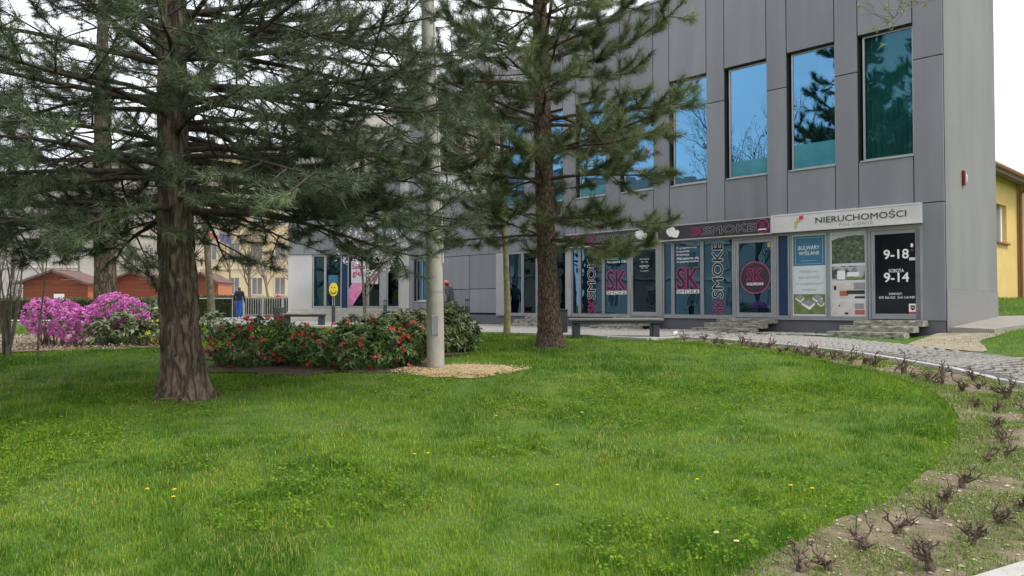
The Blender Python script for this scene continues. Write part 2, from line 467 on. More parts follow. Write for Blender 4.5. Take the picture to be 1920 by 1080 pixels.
K['curtain'] = mat('teal_curtain', (.34,.50,.47), (.42,.58,.55), rough=.9, scale=5)
K['film_teal'] = mat('teal_window_film', (.03,.20,.26), (.05,.27,.33), rough=.25, scale=2.5, spec=.5)
K['yellow_face'] = mat('yellow_sign_face', (.78,.60,.03), (.82,.64,.05), rough=.45)
K['skin'] = mat('skin', (.48,.30,.22), rough=.6)
K['hair'] = mat('grey_brown_hair', (.10,.075,.06), rough=.8)
K['navy_cloth'] = mat('navy_jacket', (.018,.020,.034), (.028,.030,.048), rough=.9, scale=12)
K['blue_cloth'] = mat('blue_trousers', (.025,.11,.48), (.035,.13,.54), rough=.9, scale=12)
K['red_cloth'] = mat('red_top', (.50,.05,.06), rough=.9)
K['orange_cloth'] = mat('coral_cap', (.72,.18,.12), rough=.9)
K['grey_cloth'] = mat('dark_grey_jacket', (.06,.06,.068), (.08,.08,.09), rough=.9, scale=12)
K['flag_blue'] = mat('blue_flag', (.05,.09,.34), rough=.8)
K['flag_red'] = mat('red_flag', (.62,.05,.035), rough=.8)
K['flag_white'] = mat('white_flag', (.75,.75,.75), rough=.8)
K['banner_pink'] = mat('banner_pink', (.72,.22,.30), rough=.6)
K['banner_cream'] = mat('banner_print', (.50,.40,.32), (.74,.66,.58), rough=.6, scale=6)
K['pink_poster'] = mat('salon_pink', (.72,.16,.40), (.78,.34,.54), rough=.5, scale=3)

# ================================================================== ground, lawn edge, path
def catmull(P, step):
    P = [Vector((*p[:2], 0)) for p in P]
    P = [P[0]*2-P[1]] + P + [P[-1]*2-P[-2]]
    out = []
    for i in range(1, len(P)-2):
        for k in range(24):
            t = k/24
            a, b, c, d = P[i-1], P[i], P[i+1], P[i+2]
            out.append(0.5*((2*b) + (c-a)*t + (2*a-5*b+4*c-d)*t*t + (3*b-a-3*c+d)*t**3))
    out.append(P[-2])
    A = np.array([(p.x, p.y) for p in out])
    s = np.concatenate([[0], np.cumsum(np.hypot(*np.diff(A, axis=0).T))])
    n = max(2, int(s[-1]/step)+1)
    q = np.linspace(0, s[-1], n)
    return np.stack([np.interp(q, s, A[:,0]), np.interp(q, s, A[:,1])], 1)

def normals2(A):
    t = np.gradient(A, axis=0); t /= np.linalg.norm(t, axis=1)[:,None]
    return np.stack([-t[:,1], t[:,0]], 1)         # to the left of travel

def inside(px, py, poly):
    r = np.zeros(len(px), bool)
    n = len(poly); j = n-1
    for i in range(n):
        xi, yi = poly[i]; xj, yj = poly[j]
        c = ((yi > py) != (yj > py))
        with np.errstate(divide='ignore', invalid='ignore'):
            c &= px < (xj-xi)*(py-yi)/(yj-yi+1e-12)+xi
        r ^= c; j = i
    return r

def strip(name, A, B, nacross, lift, material, rough=0.0, parent=None):
    """sheet between two curves resampled to the same count, lying on the terrain"""
    n = len(A)
    t = np.linspace(0, 1, nacross+1)
    P = A[:,None,:]*(1-t)[None,:,None] + B[:,None,:]*t[None,:,None]
    X = P[...,0].ravel(); Y = P[...,1].ravel()
    Z = H(X, Y)+lift
    if rough > 0:
        Z = Z + rough*(fbm(X*5, Y*5, 3, 4)-.4)
    m = nacross+1
    i, j = np.meshgrid(np.arange(n-1), np.arange(nacross), indexing='ij')
    a = (i*m+j).ravel()
    F = np.stack([a, a+m, a+m+1, a+1], 1)
    me = mesh_np(name, np.stack([X,Y,Z],1), F, smooth=True)
    me.validate()
    bm = bmesh.new(); bm.from_mesh(me); bmesh.ops.recalc_face_normals(bm, faces=bm.faces)
    if sum(f.normal.z for f in bm.faces) < 0: bmesh.ops.reverse_faces(bm, faces=bm.faces)
    bm.to_mesh(me); bm.free()
    return link(name, me, material, parent)

def bedlift(x, y): return .012+.05*(fbm(np.asarray(x)*5, np.asarray(y)*5, 3, 4)-.4)
def resample(A, n):
    s = np.concatenate([[0], np.cumsum(np.hypot(*np.diff(A, axis=0).T))])
    q = np.linspace(0, s[-1], n)
    return np.stack([np.interp(q, s, A[:,0]), np.interp(q, s, A[:,1])], 1)

# the ground sheet, fine near the camera and reaching the horizon
gx = np.concatenate([-np.geomspace(900, 26, 22), np.arange(-24, 15, .3), np.geomspace(16, 900, 22)])
gy = np.concatenate([-np.geomspace(900, 4, 20), np.arange(-3, 30, .3), np.geomspace(31, 900, 26)])
XX, YY = np.meshgrid(gx, gy, indexing='ij')
ZZ = H(XX, YY)
ii, jj = np.meshgrid(np.arange(len(gx)-1), np.arange(len(gy)-1), indexing='ij')
aa = (ii*len(gy)+jj).ravel()
ground = link('ground', mesh_np('ground', np.stack([XX.ravel(), YY.ravel(), ZZ.ravel()], 1),
              np.stack([aa, aa+len(gy), aa+len(gy)+1, aa+1], 1), smooth=True), K['turf'])
tag(ground, 'grassy ground of the little park', kind='structure')

# kerb line between lawn/bed and the cobbled path, then round the front of the rose bed
KERB_PX = [(885,625.5),(1000,629.5),(1090,633.5),(1215,640),(1289,637),(1398,645.5),(1517,656.5),(1596,666),(1642,672),(1722,688),(1819,704.5),(1908,729)]
kp = [(-22,37.0),(-15,31.6),(-8.3,26.2),(-4.4,22.9)] + [tuple(G(*p)[:2]) for p in KERB_PX] + \
     [(7.75,9.2),(7.45,7.8),(6.5,6.4),(5.3,5.45),(4.1,4.85),(2.97,4.36),(1.7,3.75),(.2,3.2),(-3,2.6)]
KERB = catmull(kp, .25)
LAWN_PX = [(1215,640.5),(1330,649),(1420,659),(1500,672),(1600,690),(1680,709),(1750,738),(1792,775),(1796,805),(1772,857),(1712,907),(1640,950),(1560,985),(1480,1028),(1418,1056),(1370,1092)]
LAWN = catmull([tuple(G(*p)[:2]) for p in LAWN_PX] + [(.55,3.75),(-1,3.3)], .12)
# outer edge of the path, towards the shops
OUT_PX = [(1583,637.5),(1686,648),(1770,657.5),(1850,663),(1920,673)]
C0 = Vector((9.98, 17.17)); U = Vector((-.7094, .7048)); OUTN = Vector((-.7048, -.7094))
def fw(s, out=0.0, z=0.0):
    p = C0 + U*s + OUTN*out
    return Vector((p.x, p.y, z))
ol = [tuple(fw(s, 1.02)[:2]) for s in (29, 22, 18, 14, 10, 7, 4.5)]
OUTER = catmull(ol + [tuple(G(*p)[:2]) for p in OUT_PX] + [(9.7,11.6),(10.2,9.5),(10.1,7.3),(8.9,5.0),(7,3.4),(4.5,2.2),(2,1.5),(-2,.8)], .25)

nP = 170
Kr, Or = resample(KERB, nP), resample(OUTER, nP)
path = strip('path', Kr, Or, 10, .012, K['path_bed'])
tag(path, 'grey cobbled footpath curving past the shops', kind='structure')

# rose bed of bare soil between the lawn and the kerb
i0 = int(np.argmin(np.hypot(KERB[:,0]-LAWN[0,0], KERB[:,1]-LAWN[0,1])))
bedK = resample(KERB[i0:], 150); bedL = resample(LAWN, 150)
bed = strip('soil_bed', bedK, bedL, 16, .012, K['soil'], rough=.05)
tag(bed, 'bare soil bed around the edge of the lawn', kind='structure')

# pavers: segmental arcs between kerb and outer edge; the nearest ones are single stones
def stone_mesh(name, sx, sy, h=.035):
    mb = MB(); b = .010
    x, y = sx/2, sy/2
    lo = [(-x,-y,-.02),(x,-y,-.02),(x,y,-.02),(-x,y,-.02)]
    mid = [(-x,-y,h-.008),(x,-y,h-.008),(x,y,h-.008),(-x,y,h-.008)]
    top = [(-x+b,-y+b,h),(x-b,-y+b,h),(x-b,y-b,h),(-x+b,y-b,h)]
    mb.v = lo+mid+top
    for q in range(4):
        r = (q+1) % 4
        mb.f += [(q, r, 4+r, 4+q), (4+q, 4+r, 8+r, 8+q)]; mb.mi += [0,0]
    mb.f.append((8,9,10,11)); mb.mi.append(0)
    return mb.mesh(name)
rng = random.Random(4)
kn = -normals2(KERB)
stones = []          # x, y, angle, dark
seglen = .25
sk = np.concatenate([[0], np.cumsum(np.hypot(*np.diff(KERB, axis=0).T))])
OUTs = OUTER
def path_width(i):
    d = np.hypot(OUTs[:,0]-KERB[i,0], OUTs[:,1]-KERB[i,1]); return float(d.min())
widths = np.array([path_width(i) for i in range(len(KERB))])
if np.dot(kn[len(KERB)//2], np.array([1.,1.])) < 0: kn = -kn
def kpos(s, v):
    x = np.interp(s, sk, KERB[:,0]); y = np.interp(s, sk, KERB[:,1])
    nx = np.interp(s, sk, kn[:,0]); ny = np.interp(s, sk, kn[:,1])
    return x+nx*v, y+ny*v
s_near0 = 0.0
LANE = 1.25
s = 1.0
while s < sk[-1]-6:
    w = float(np.interp(s, sk, widths))
    for v in (.20, .315):          # dark edging rows beside the kerb
        x, y = kpos(s, v); x2, y2 = kpos(s+.05, v)
        stones.append((x, y, math.atan2(y2-y, x2-x), 1))
    s += .118
s = 1.0
while s < sk[-1]-6:
    w = float(np.interp(s, sk, widths))
    lane = 0
    v0 = .40
    while v0 < w-.1:
        nst = 11
        for q in range(nst):
            t = (q+.5)/nst
            v = v0 + LANE*t
            if v > w-.06: continue
            bul = .42*(1-(2*t-1)**2)
            ss = s + bul
            x, y = kpos(ss, v)
            xa, ya = kpos(ss+.03, v)
            slope = -.42*2*(2*t-1)*2/LANE
            ang = math.atan2(ya-y, xa-x) - math.atan(slope)
            stones.append((x+rng.uniform(-.006,.006), y+rng.uniform(-.006,.006), ang+rng.uniform(-.06,.06), 0))
        v0 += LANE; lane += 1
    s += .125
vis = [(x, y, a, d) for (x, y, a, d) in stones if y > 2 and abs(x)/max(y,.1) < .80 and y < 40]
vis.sort(key=lambda t: t[0]**2+t[1]**2)
# only those in front of the camera and inside the view are single parts
sm = [stone_mesh('cobble', .108, .108), stone_mesh('cobble', .100, .112), stone_mesh('cobble', .112, .098)]
smd = stone_mesh('cobble', .108, .104)
for m_ in sm: m_.materials.append(K['cobble'])
smd.materials.append(K['cobble_dark'])
near = [t for t in vis if t[0]/t[1] < .70 and t[1] > 6][:300]
nearset = set(near)
for x, y, a, d in near:
    o = bpy.data.objects.new('cobble', smd if d else sm[rng.randrange(3)])
    COL.objects.link(o); o.parent = path
    o.location = (x, y, h1(x, y)+.006+rng.uniform(0,.006)); o.rotation_euler = (rng.uniform(-.03,.03), rng.uniform(-.03,.03), a)
rest = [t for t in vis if t not in nearset]
def instance_np(base_me, X):
    """merge copies of a mesh; X rows: x,y,z,ang,scale"""
    nv = len(base_me.vertices); V = np.empty(nv*3, np.float32); base_me.vertices.foreach_get('co', V); V = V.reshape(-1,3)
    faces = [tuple(p.vertices) for p in base_me.polygons]
    F = np.array(faces, np.int32)
    c, s_ = np.cos(X[:,3]), np.sin(X[:,3])
    sc = X[:,4]
    out = np.empty((len(X), nv, 3), np.float32)
    out[...,0] = (V[None,:,0]*c[:,None]-V[None,:,1]*s_[:,None])*sc[:,None]+X[:,0:1]
    out[...,1] = (V[None,:,0]*s_[:,None]+V[None,:,1]*c[:,None])*sc[:,None]+X[:,1:2]
    out[...,2] = V[None,:,2]*sc[:,None]+X[:,2:3]
    FF = F[None]+(np.arange(len(X))*nv)[:,None,None]
    return out.reshape(-1,3), FF.reshape(-1, F.shape[1])
for dark, bm_, mt in ((0, sm[0], K['cobble']), (1, smd, K['cobble_dark'])):
    R = np.array([(x, y, 0, a, 1.0) for x, y, a, d in rest if d == dark])
    R[:,2] = H(R[:,0], R[:,1])+.006+np.random.RandomState(2).uniform(0,.006,len(R))
    V, F = instance_np(bm_, R)
    o = link('cobblestones', mesh_np('cobblestones', V, F), mt, path); o['kind'] = 'stuff'

# kerb stones, one metre each
kerb = empty('kerb'); tag(kerb, 'pale concrete kerb between the lawn and the path', kind='structure')
q = 0.6
while q < sk[-1]-1.1:
    x0, y0 = kpos(q, .045); x1, y1 = kpos(q+.985, .045)
    c = Vector(((x0+x1)/2, (y0+y1)/2, 0)); d = Vector((x1-x0, y1-y0, h1(x1,y1)-h1(x0,y0)))
    c.z = (h1(x0,y0)+h1(x1,y1))/2
    if c.y > 2.0 and abs(c.x)/c.y < .95 and c.y < 34:
        ln = d.length/2-.004; d.normalize(); side = Vector((-d.y, d.x, 0)).normalized(); up = d.cross(side); up = -up if up.z < 0 else up
        MB().obox((0,0,0), d*ln, side*.06, up*.085).build('kerb_stone', K['kerb'], kerb, loc=c+Vector((0,0,-.012)), bevel=.008)
    q += 1.0

# pale gravel strip between the path and the shop plinth
def gravel_strip(name, s0, s1, o0, o1, n, seed, zoff=0.0):
    r = np.random.RandomState(seed)
    s_ = r.uniform(s0, s1, n); o_ = r.uniform(o0, o1, n)
    x = C0.x+U.x*s_+OUTN.x*o_; y = C0.y+U.y*s_+OUTN.y*o_
    return pebbles(x, y, r, .018, .042, zoff)
def pebbles(x, y, r, a, b, zoff=0.0, flat=.6):
    n = len(x)
    base = np.array([(1,0,0),(-1,0,0),(0,1,0),(0,-1,0),(0,0,1),(0,0,-.3)], float)
    F0 = np.array([(0,2,4),(2,1,4),(1,3,4),(3,0,4)])
    sz = r.uniform(a, b, n)
    P = base[None]*sz[:,None,None]*np.stack([r.uniform(.6,1.2,n), r.uniform(.6,1.2,n), r.uniform(.4,.8,n)*flat/.6],1)[:,None,:]
    P = P + r.uniform(-.25,.25,P.shape)*sz[:,None,None]
    th = r.uniform(0, 6.28, n); c, s_ = np.cos(th)[:,None], np.sin(th)[:,None]
    Q = P.copy(); Q[...,0] = P[...,0]*c-P[...,1]*s_; Q[...,1] = P[...,0]*s_+P[...,1]*c
    Q[...,0] += x[:,None]; Q[...,1] += y[:,None]; Q[...,2] += (H(x, y)+zoff)[:,None]
    F = F0[None]+(np.arange(n)*6)[:,None,None]
    return Q.reshape(-1,3), F.reshape(-1,3), np.repeat(r.uniform(0,1,n), 6)
gs = strip('gravel_strip', np.array([fw(s_, .05)[:2] for s_ in np.linspace(1.6, 24, 60)]), np.array([fw(s_, 1.0)[:2] for s_ in np.linspace(1.6, 24, 60)]), 3, .016, K['path_bed'])
tag(gs, 'strip of pale gravel along the foot of the shops', kind='structure')
V, F, T = gravel_strip('gravel', 1.6, 23, .03, 1.0, 9000, 3, .02)
tag(link('gravel', mesh_np('gravel', V, F, attrs={'tone': T}), K['gravel']), 'pale loose gravel along the foot of the shops', 'gravel', kind='stuff')

# trodden dirt by the building corner
dirt_px = [(1700,647),(1735,634),(1778,622),(1832,624),(1880,618),(1880,628),(1838,640),(1850,660),(1790,657),(1745,653)]
dp = [G(*p) for p in dirt_px]; cx_ = sum((p for p in dp), Vector())/len(dp)
ring = catmull([tuple(p[:2]) for p in dp]+[tuple(dp[0][:2])], .15)
inner_ = np.repeat(np.array([[cx_.x, cx_.y]]), len(ring), 0)
dirt = strip('dirt_patch', ring, inner_, 10, .014, K['dirt'], rough=.02)
tag(dirt, 'trodden bare dirt patch beside the corner of the building', kind='structure')

# plaza far left behind the lawn
pz = MB(); pz.poly([(-90,33.5,.835),(-16.5,33.5,.835),(-9,28.2,.835),(-4.0,27.5,.835),(-4,50,.835),(10,140,.835),(-130,140,.835)])
tag(pz.build('plaza', K['plaza']), 'grey paved square behind the lawn', kind='structure')

# litter bed under the azaleas, mulch under the rhododendrons
def blob_sheet(name, px, material, lift, rough, label):
    P = [G(*p) for p in px]; c = sum(P, Vector())/len(P)
    r_ = catmull([tuple(p[:2]) for p in P]+[tuple(P[0][:2])], .2)
    rad_ = r_-np.array([c.x, c.y]); ph_ = np.arctan2(rad_[:,1], rad_[:,0])
    r_ = np.array([c.x, c.y])+rad_*(1+.5*(fbm(np.cos(ph_)*4+lift*900, np.sin(ph_)*4, 19, 4)-.5))[:,None]
    o = strip(name, r_, np.repeat(np.array([[c.x, c.y]]), len(r_), 0), 12, lift, material, rough)
    return tag(o, label, kind='structure'), r_
LIT, lit_poly = blob_sheet('leaf_litter_bed', [(-120,664),(40,659),(160,658),(300,655),(345,648),(330,632),(150,628),(0,630),(-120,634)], K['litter'], .012, .05, 'bed of brown leaf litter under the azaleas')
MUL, mul_poly = blob_sheet('mulch_bed', [(388,694),(480,698),(600,700),(720,699),(800,692),(860,668),(880,655),(840,641),(700,640),(520,644),(400,655)], K['mulch'], .014, .05, 'dark mulch bed under the red rhododendrons')
SAW, saw_poly = blob_sheet('sawdust_patch', [(775,699),(793,692),(840,687),(890,684),(935,685),(955,689),(940,698),(912,706),(865,710),(818,709),(785,705)], K['sawdust'], .006, .04, 'tan sawdust scattered round the concrete post')
_r = np.random.RandomState(8)
def scatter_in(poly, n, r):
    lo, hi = poly.min(0), poly.max(0)
    x = r.uniform(lo[0], hi[0], n*3); y = r.uniform(lo[1], hi[1], n*3)
    k = inside(x, y, poly); return x[k][:n], y[k][:n]
sx_, sy_ = scatter_in((saw_poly-saw_poly.mean(0))*1.45+saw_poly.mean(0), 9000, _r)
_k = np.linalg.norm((np.stack([sx_,sy_],1)-saw_poly.mean(0))/np.array([1.0,.5]),axis=1)+_r.normal(0,.22,len(sx_)) < .95; sx_, sy_ = sx_[_k], sy_[_k]
V, F, T = pebbles(sx_, sy_, _r, .006, .020, .034, .35)
o = link('sawdust_chips', mesh_np('sawdust_chips', V, F, attrs={'tone': T}), K['sawchip'], SAW); o['kind'] = 'stuff'
# chips and small stones on the soil bed
bedpoly = np.concatenate([bedL, bedK[::-1]])
bx, by = scatter_in(bedpoly, 9000, _r)
V, F, T = pebbles(bx, by, _r, .005, .022, bedlift(bx, by)+.003, .45)
o = link('soil_crumbs', mesh_np('soil_crumbs', V, F, attrs={'tone': T*.75}), K['chips'], bed); o['kind'] = 'stuff'

# ================================================================== the office building
RZ = math.atan2(-.7048, .7094)
def s_of(px): return (38174.0/(px+449.0)-17.17)/.7048
def lx(px): return -s_of(px)                        # local x on the facade for a photo column
def zz(up): return EYE+up

BLD = empty('office_building', (C0.x, C0.y, 0), RZ, 'two storey grey panelled office building with blue mirror windows and shops', 'building')
ROOF = zz(9.28); ZW1 = zz(6.70); ZW0 = zz(3.58); ZJ = zz(5.82); ZS = 3.46; ZF = 1.20
FL = 20.2                                            # facade length
PITCHW = 1.83
cols = []
for k in range(8):
    a = .65+PITCHW*k; cols.append((a, a+1.26))
def fp(name, m, s0, s1, y0, y1, z0, z1, parent=BLD, bevel=0.0):
    return box_part(name, m, parent, -s1, -s0, y0, y1, z0, z1, bevel)
g_ = .011
def panel(s0, s1, z0, z1):
    return fp('panel', K['panel'], s0+g_, s1-g_, 0.0, .05, z0+g_, z1-g_, bevel=.004)
# cladding panels one by one
panel(0, .65, ZJ, ROOF); panel(0, .65, 3.945, ZJ); panel(0, .65, ZF-.02, 3.945)
prev = None
for k, (a, b) in enumerate(cols):
    panel(a, b, ZW1+.02, ROOF); panel(a, b, ZS, ZW0-.03)
    nxt = cols[k+1][0] if k < 7 else b+.57
    panel(b, nxt, ZJ, ROOF); panel(b, nxt, ZS, ZJ)
s = cols[-1][1]+.57
while s < FL-.05:
    e = min(s+1.83, FL)
    panel(s, e, 7.0, ROOF); panel(s, e, ZS, 7.0)
    s = e
SL = s_of(931)                                       # solid ground floor wall left of the shops
WINS = (s_of(800), s_of(776))
for a, b in ((SL, SL+1.5), (SL+1.5, WINS[0])):
    panel(a, b, 2.16, ZS); panel(a, b, 1.25, 2.16)
panel(WINS[1], FL, 1.25, ZS); panel(WINS[0], WINS[1], 1.25, 1.68)
# backing wall in strips, so that the openings are real
bw = MB()
def bwbox(s0, s1, z0, z1, y0=.052, y1=.30): bw.box(-s1, -s0, y0, y1, z0, z1)
bwbox(0, FL, ZW1, ROOF-.02); bwbox(0, FL, ZS, ZW0)
pe = 0
for a, b in cols:
    bwbox(pe, a, ZW0, ZW1); pe = b
bwbox(pe, FL, ZW0, ZW1)
bwbox(0, s_of(1732), .6, ZS); bwbox(SL, WINS[0], .6, ZS); bwbox(WINS[0], WINS[1], .6, 1.70); bwbox(WINS[1], FL, .6, ZS)
bw.build('backing_wall', K['joint'], BLD)
fp('plinth', K['plinth'], .02, FL, .03, .32, .5, ZF-.012)
fp('coping', K['alu_grey'], -.03, FL+.03, -.04, 4.9, ROOF+.002, ROOF+.07)
# inner room shell, side and back walls
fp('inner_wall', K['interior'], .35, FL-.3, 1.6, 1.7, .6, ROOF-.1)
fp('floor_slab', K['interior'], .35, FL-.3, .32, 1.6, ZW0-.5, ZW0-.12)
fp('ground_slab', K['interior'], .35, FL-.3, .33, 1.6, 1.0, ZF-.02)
sw = MB().box(-.28, .004, .0525, 4.85, 1.92, ROOF-.003)
sw.build('side_wall', K['render_grey'], BLD)
MB().box(-.27, .016, .0525, 4.862, .3, 1.917).build('side_plinth', K['render_rough'], BLD)
fp('back_wall', K['render_grey'], -.0, FL, 4.55, 4.84, .5, ROOF-.003)
# upper windows
def window(k, a, b, z0, z1, gm, parent=BLD, mull=None):
    w = empty('window'); w.parent = parent
    y0, y1, t = .13, .19, .045
    f = MB()
    f.box(-b+.02, -b+.02+t, y0, y1, z0+t, z1); f.box(-a-t-.0, -a-.0, y0, y1, z0+t, z1)
    f.box(-b+.02+t, -a-t, y0, y1, z1-t, z1); f.box(-b+.02, -a, y0, y1, z0, z0+t)
    if mull is not None: f.box(-mull-.02, -mull+.02, y0, y1, z0+t, z1-t)
    f.build('frame', K['alu'], w)
    MB().box(-b+.02+t, -a-t, .155, .163, z0+t, z1-t).build('pane', gm, w)
    MB().box(-b-.01, -a+.01, -.035, .135, z0-.045, z0-.008).build('sill', K['alu'], w, bevel=.005)
    return w
for k, (a, b) in enumerate(cols):
    w = window(k, a+.0, b-.06, ZW0, ZW1, K['glass_curtain' if k == 0 else 'glass_up'])
    if k in (1, 2, 5, 6):
        hgt = (.62, .42, .3, .5)[(1,2,5,6).index(k)]
        MB().box(-b+.13, -a-.05, .148, .1535, ZW0+.05, ZW0+.05+hgt).build('film', K['film_teal'], w)
    if k in (0, 3):
        cv = []; cf = []
        n = 60
        for i in range(n+1):
            t = i/n; x = -b+.08+(1.1)*t
            y = .27+.022*math.sin(t*62+math.sin(t*9)*2)
            cv += [(x, y, ZW0+.02), (x, y, ZW1-.04)]
        for i in range(n): cf.append((2*i, 2*i+2, 2*i+3, 2*i+1))
        me = bpy.data.meshes.new('curtain'); me.from_pydata(cv, [], cf)
        link('curtain', me, K['curtain'], w)
w = window(9, WINS[0], WINS[1], 1.72, 3.44, K['glass_low'], mull=(WINS[0]+WINS[1])/2)
# ---- shop fronts
def shop_pane(x_r, x_l, gm, mulls=()):
    """fixed glazing between two photo columns (right, left)"""
    a, b = s_of(x_r), s_of(x_l)
    w = empty('shop_window'); w.parent = BLD
    t = .045
    f = MB()
    f.box(-b, -b+t, .0, .10, ZF, ZS); f.box(-a-t, -a, .0, .10, ZF, ZS)
    f.box(-b+t, -a-t, .0, .10, ZF, ZF+.07); f.box(-b+t, -a-t, .0, .10, ZS-.06, ZS)
    f.build('frame', K['alu_grey'], w)
    MB().box(-b+t, -a-t, .045, .053, ZF+.07, ZS-.06).build('pane', gm, w)
    return w, -b+t, -a-t
def shop_door(x_r, x_l, gm, handle_left=True):
    a, b = s_of(x_r), s_of(x_l)
    d = empty('door'); d.parent = BLD
    f = MB(); t = .06
    f.box(-b, -b+t, -.01, .12, ZF, ZS); f.box(-a-t, -a, -.01, .12, ZF, ZS); f.box(-b+t, -a-t, -.01, .12, ZS-.10, ZS)
    f.build('frame', K['alu_grey'], d)
    l = MB(); q = .085; x0, x1 = -b+t+.008, -a-t-.008; z0, z1 = ZF+.012, ZS-.108
    l.box(x0, x0+q, .0, .06, z0, z1); l.box(x1-q, x1, .0, .06, z0, z1)
    l.box(x0+q, x1-q, .0, .06, z0, z0+.13); l.box(x0+q, x1-q, .0, .06, z1-q, z1)
    l.build('leaf', K['alu_grey'], d)
    MB().box(x0+q, x1-q, .025, .034, z0+.13, z1-q).build('pane', gm, d)
    hx = x0+q*.6
    hb = MB(); hb.tube([(hx,-.07,z0+.80),(hx,-.07,z0+1.35)], .016, 10); hb.tube([(hx,-.07,z0+.88),(hx,.0,z0+.88)], .010, 6); hb.tube([(hx,-.07,z0+1.27),(hx,.0,z0+1.27)], .010, 6)
    hb.build('handle', K['alu'], d)
    return d, x0+q, x1-q, z0+.13, z1-q
dA = shop_door(1732, 1629, K['door_black'])
pB = shop_pane(1628, 1553, K['poster_white']); pA = shop_pane(1552.5, 1482, K['poster_white'])
pN = shop_pane(1481, 1457, K['navy'])
dB = shop_door(1456.5, 1376.5, K['glass_low'])
pV = shop_pane(1376, 1317, K['glass_low']); pS = shop_pane(1316.5, 1262, K['glass_low']); pN2 = shop_pane(1261.5, 1243, K['glass_low'])
dC = shop_door(1238, 1179.5, K['glass_dark'])
pS2 = shop_pane(1179, 1131.5, K['glass_low']); pV2 = shop_pane(1131, 1087, K['glass_low']); pN3 = shop_pane(1086.5, 1072, K['glass_low'])
pD1 = shop_pane(1062, 1007, K['glass_dark']); pD2 = shop_pane(1006.5, 980, K['glass_dark']); pD3 = shop_pane(979.5, 952, K['glass_low'])
for a, b, m_ in ((1242.5,1238.5,'alu_grey'),(1071.5,1062.5,'alu'),(951.5,931,'alu')):
    fp('column', K[m_], s_of(a), s_of(b), -.02, .16, ZF, ZS, bevel=.004)
fp('sill_strip', K['alu'], s_of(1628), SL, -.025, .03, ZF-.035, ZF-.005)
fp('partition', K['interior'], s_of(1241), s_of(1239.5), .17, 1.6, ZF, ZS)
for d_ in (dA, dB, dC): pass

# ---- lettering
_tc = {}
def text_mesh(body, w, h=None, offset=0.0, bold=0.0, shear=0.0, spacing=1.0):
    """text fitted to width w (and height h), centred, in the local XZ plane facing -Y"""
    cu = bpy.data.curves.new('t', 'FONT'); cu.body = body; cu.shear = shear; cu.space_character = spacing
    cu.align_x = 'CENTER'; cu.resolution_u = 3
    o = bpy.data.objects.new('t', cu); COL.objects.link(o)
    dg = bpy.context.evaluated_depsgraph_get()
    me = bpy.data.meshes.new_from_object(o.evaluated_get(dg))
    V = np.array([v.co[:] for v in me.vertices])
    lo, hi = V.min(0), V.max(0)
    bpy.data.objects.remove(o, do_unlink=True); bpy.data.curves.remove(cu)
    c = (lo+hi)/2; sx = w/(hi[0]-lo[0]); sz = (h/(hi[1]-lo[1])) if h else sx
    W = np.stack([(V[:,0]-c[0])*sx, np.zeros(len(V)), (V[:,1]-c[1])*sz], 1)
    rb_ = max(0.0, bold+offset)
    if rb_ <= 0:
        me.vertices.foreach_set('co', W.astype(np.float32).ravel())
        me.materials.clear(); me.update()
        return me
    # heavier strokes: the letter shapes stacked with small shifts all round
    faces = [tuple(q.vertices) for q in me.polygons]; nv = len(W); VV, FF = [], []
    for k in range(8):
        a_ = k*math.pi/4
        VV.append(W+np.array([rb_*sx*math.cos(a_), .00012*k, rb_*sz*math.sin(a_)]))
        FF += [tuple(i+nv*k for i in f) for f in faces]
    m2 = bpy.data.meshes.new('lettering'); m2.from_pydata([tuple(v) for v in np.concatenate(VV)], [], FF); m2.update()
    return m2
def letters(name, parent, body, x, y, z, w, h, m, bold=0.0, outline=None, om=None, rot=0.0, shear=0.0, spacing=1.0):
    if outline:
        link(name+'_outline', text_mesh(body, w, h, outline, bold, shear, spacing), om, parent, (x, y+.0012, z), (0, rot, 0))
    return link(name, text_mesh(body, w, h, 0, bold, shear, spacing), m, parent, (x, y, z), (0, rot, 0))

# shop door with opening hours
d, x0, x1, z0, z1 = dA; xc = (x0+x1)/2; wd = x1-x0; hd = z1-z0
def fz(t): return z1-hd*t
letters('lettering', d, '9-18', xc+.02, .022, fz(.255), wd*.60, hd*.115, K['text_white'], bold=.02)
letters('lettering', d, 'SOBOTA', xc+.02, .022, fz(.462), wd*.37, hd*.042, K['text_white'], bold=.01)
letters('lettering', d, '9-14', xc+.02, .022, fz(.545), wd*.60, hd*.115, K['text_white'], bold=.02)
letters('lettering', d, 'KONTAKT:', xc, .022, fz(.752), wd*.32, hd*.028, K['text_white'], bold=.01)
letters('lettering', d, '509 366 025', xc-.21*wd, .022, fz(.797), wd*.40, hd*.030, K['text_white'], bold=.006)
letters('lettering', d, '514 110 949', xc+.25*wd, .022, fz(.797), wd*.40, hd*.030, K['text_white'], bold=.006)
stk = MB().box(x1-.17, x1-.0, .018, .023, z0+.0, z0+.24).build('alarm_sticker', K['text_white'], d)
sh = MB(); xs = x1-.085; sh.poly([(xs-.05,.016,z0+.20),(xs+.05,.016,z0+.20),(xs+.048,.016,z0+.12),(xs,.016,z0+.075),(xs-.048,.016,z0+.12)][::-1]); sh.build('shield', K['text_black'], stk)
MB().box(xs-.035, xs+.035, .0135, .0150, z0+.135, z0+.165).build('shield_band', K['orange_sq'], stk)
MB().box(x1-.17, x1-.0, .0155, .0178, z0+.0, z0+.05).build('sticker_band', K['red_cloth'], stk)
MB().box(x1-.15, x1-.02, .018, .023, fz(.34), fz(.305)).build('sticker', K['poster_white'], d)
MB().disc((x1-.085,.022,fz(.215)), .035, (0,-1,0), 14).build('sticker', K['siren_red'], d)
MB().disc((x1-.09,.022,fz(.155)), .030, (0,-1,0), 14, .05).build('sticker', K['text_white'], d)

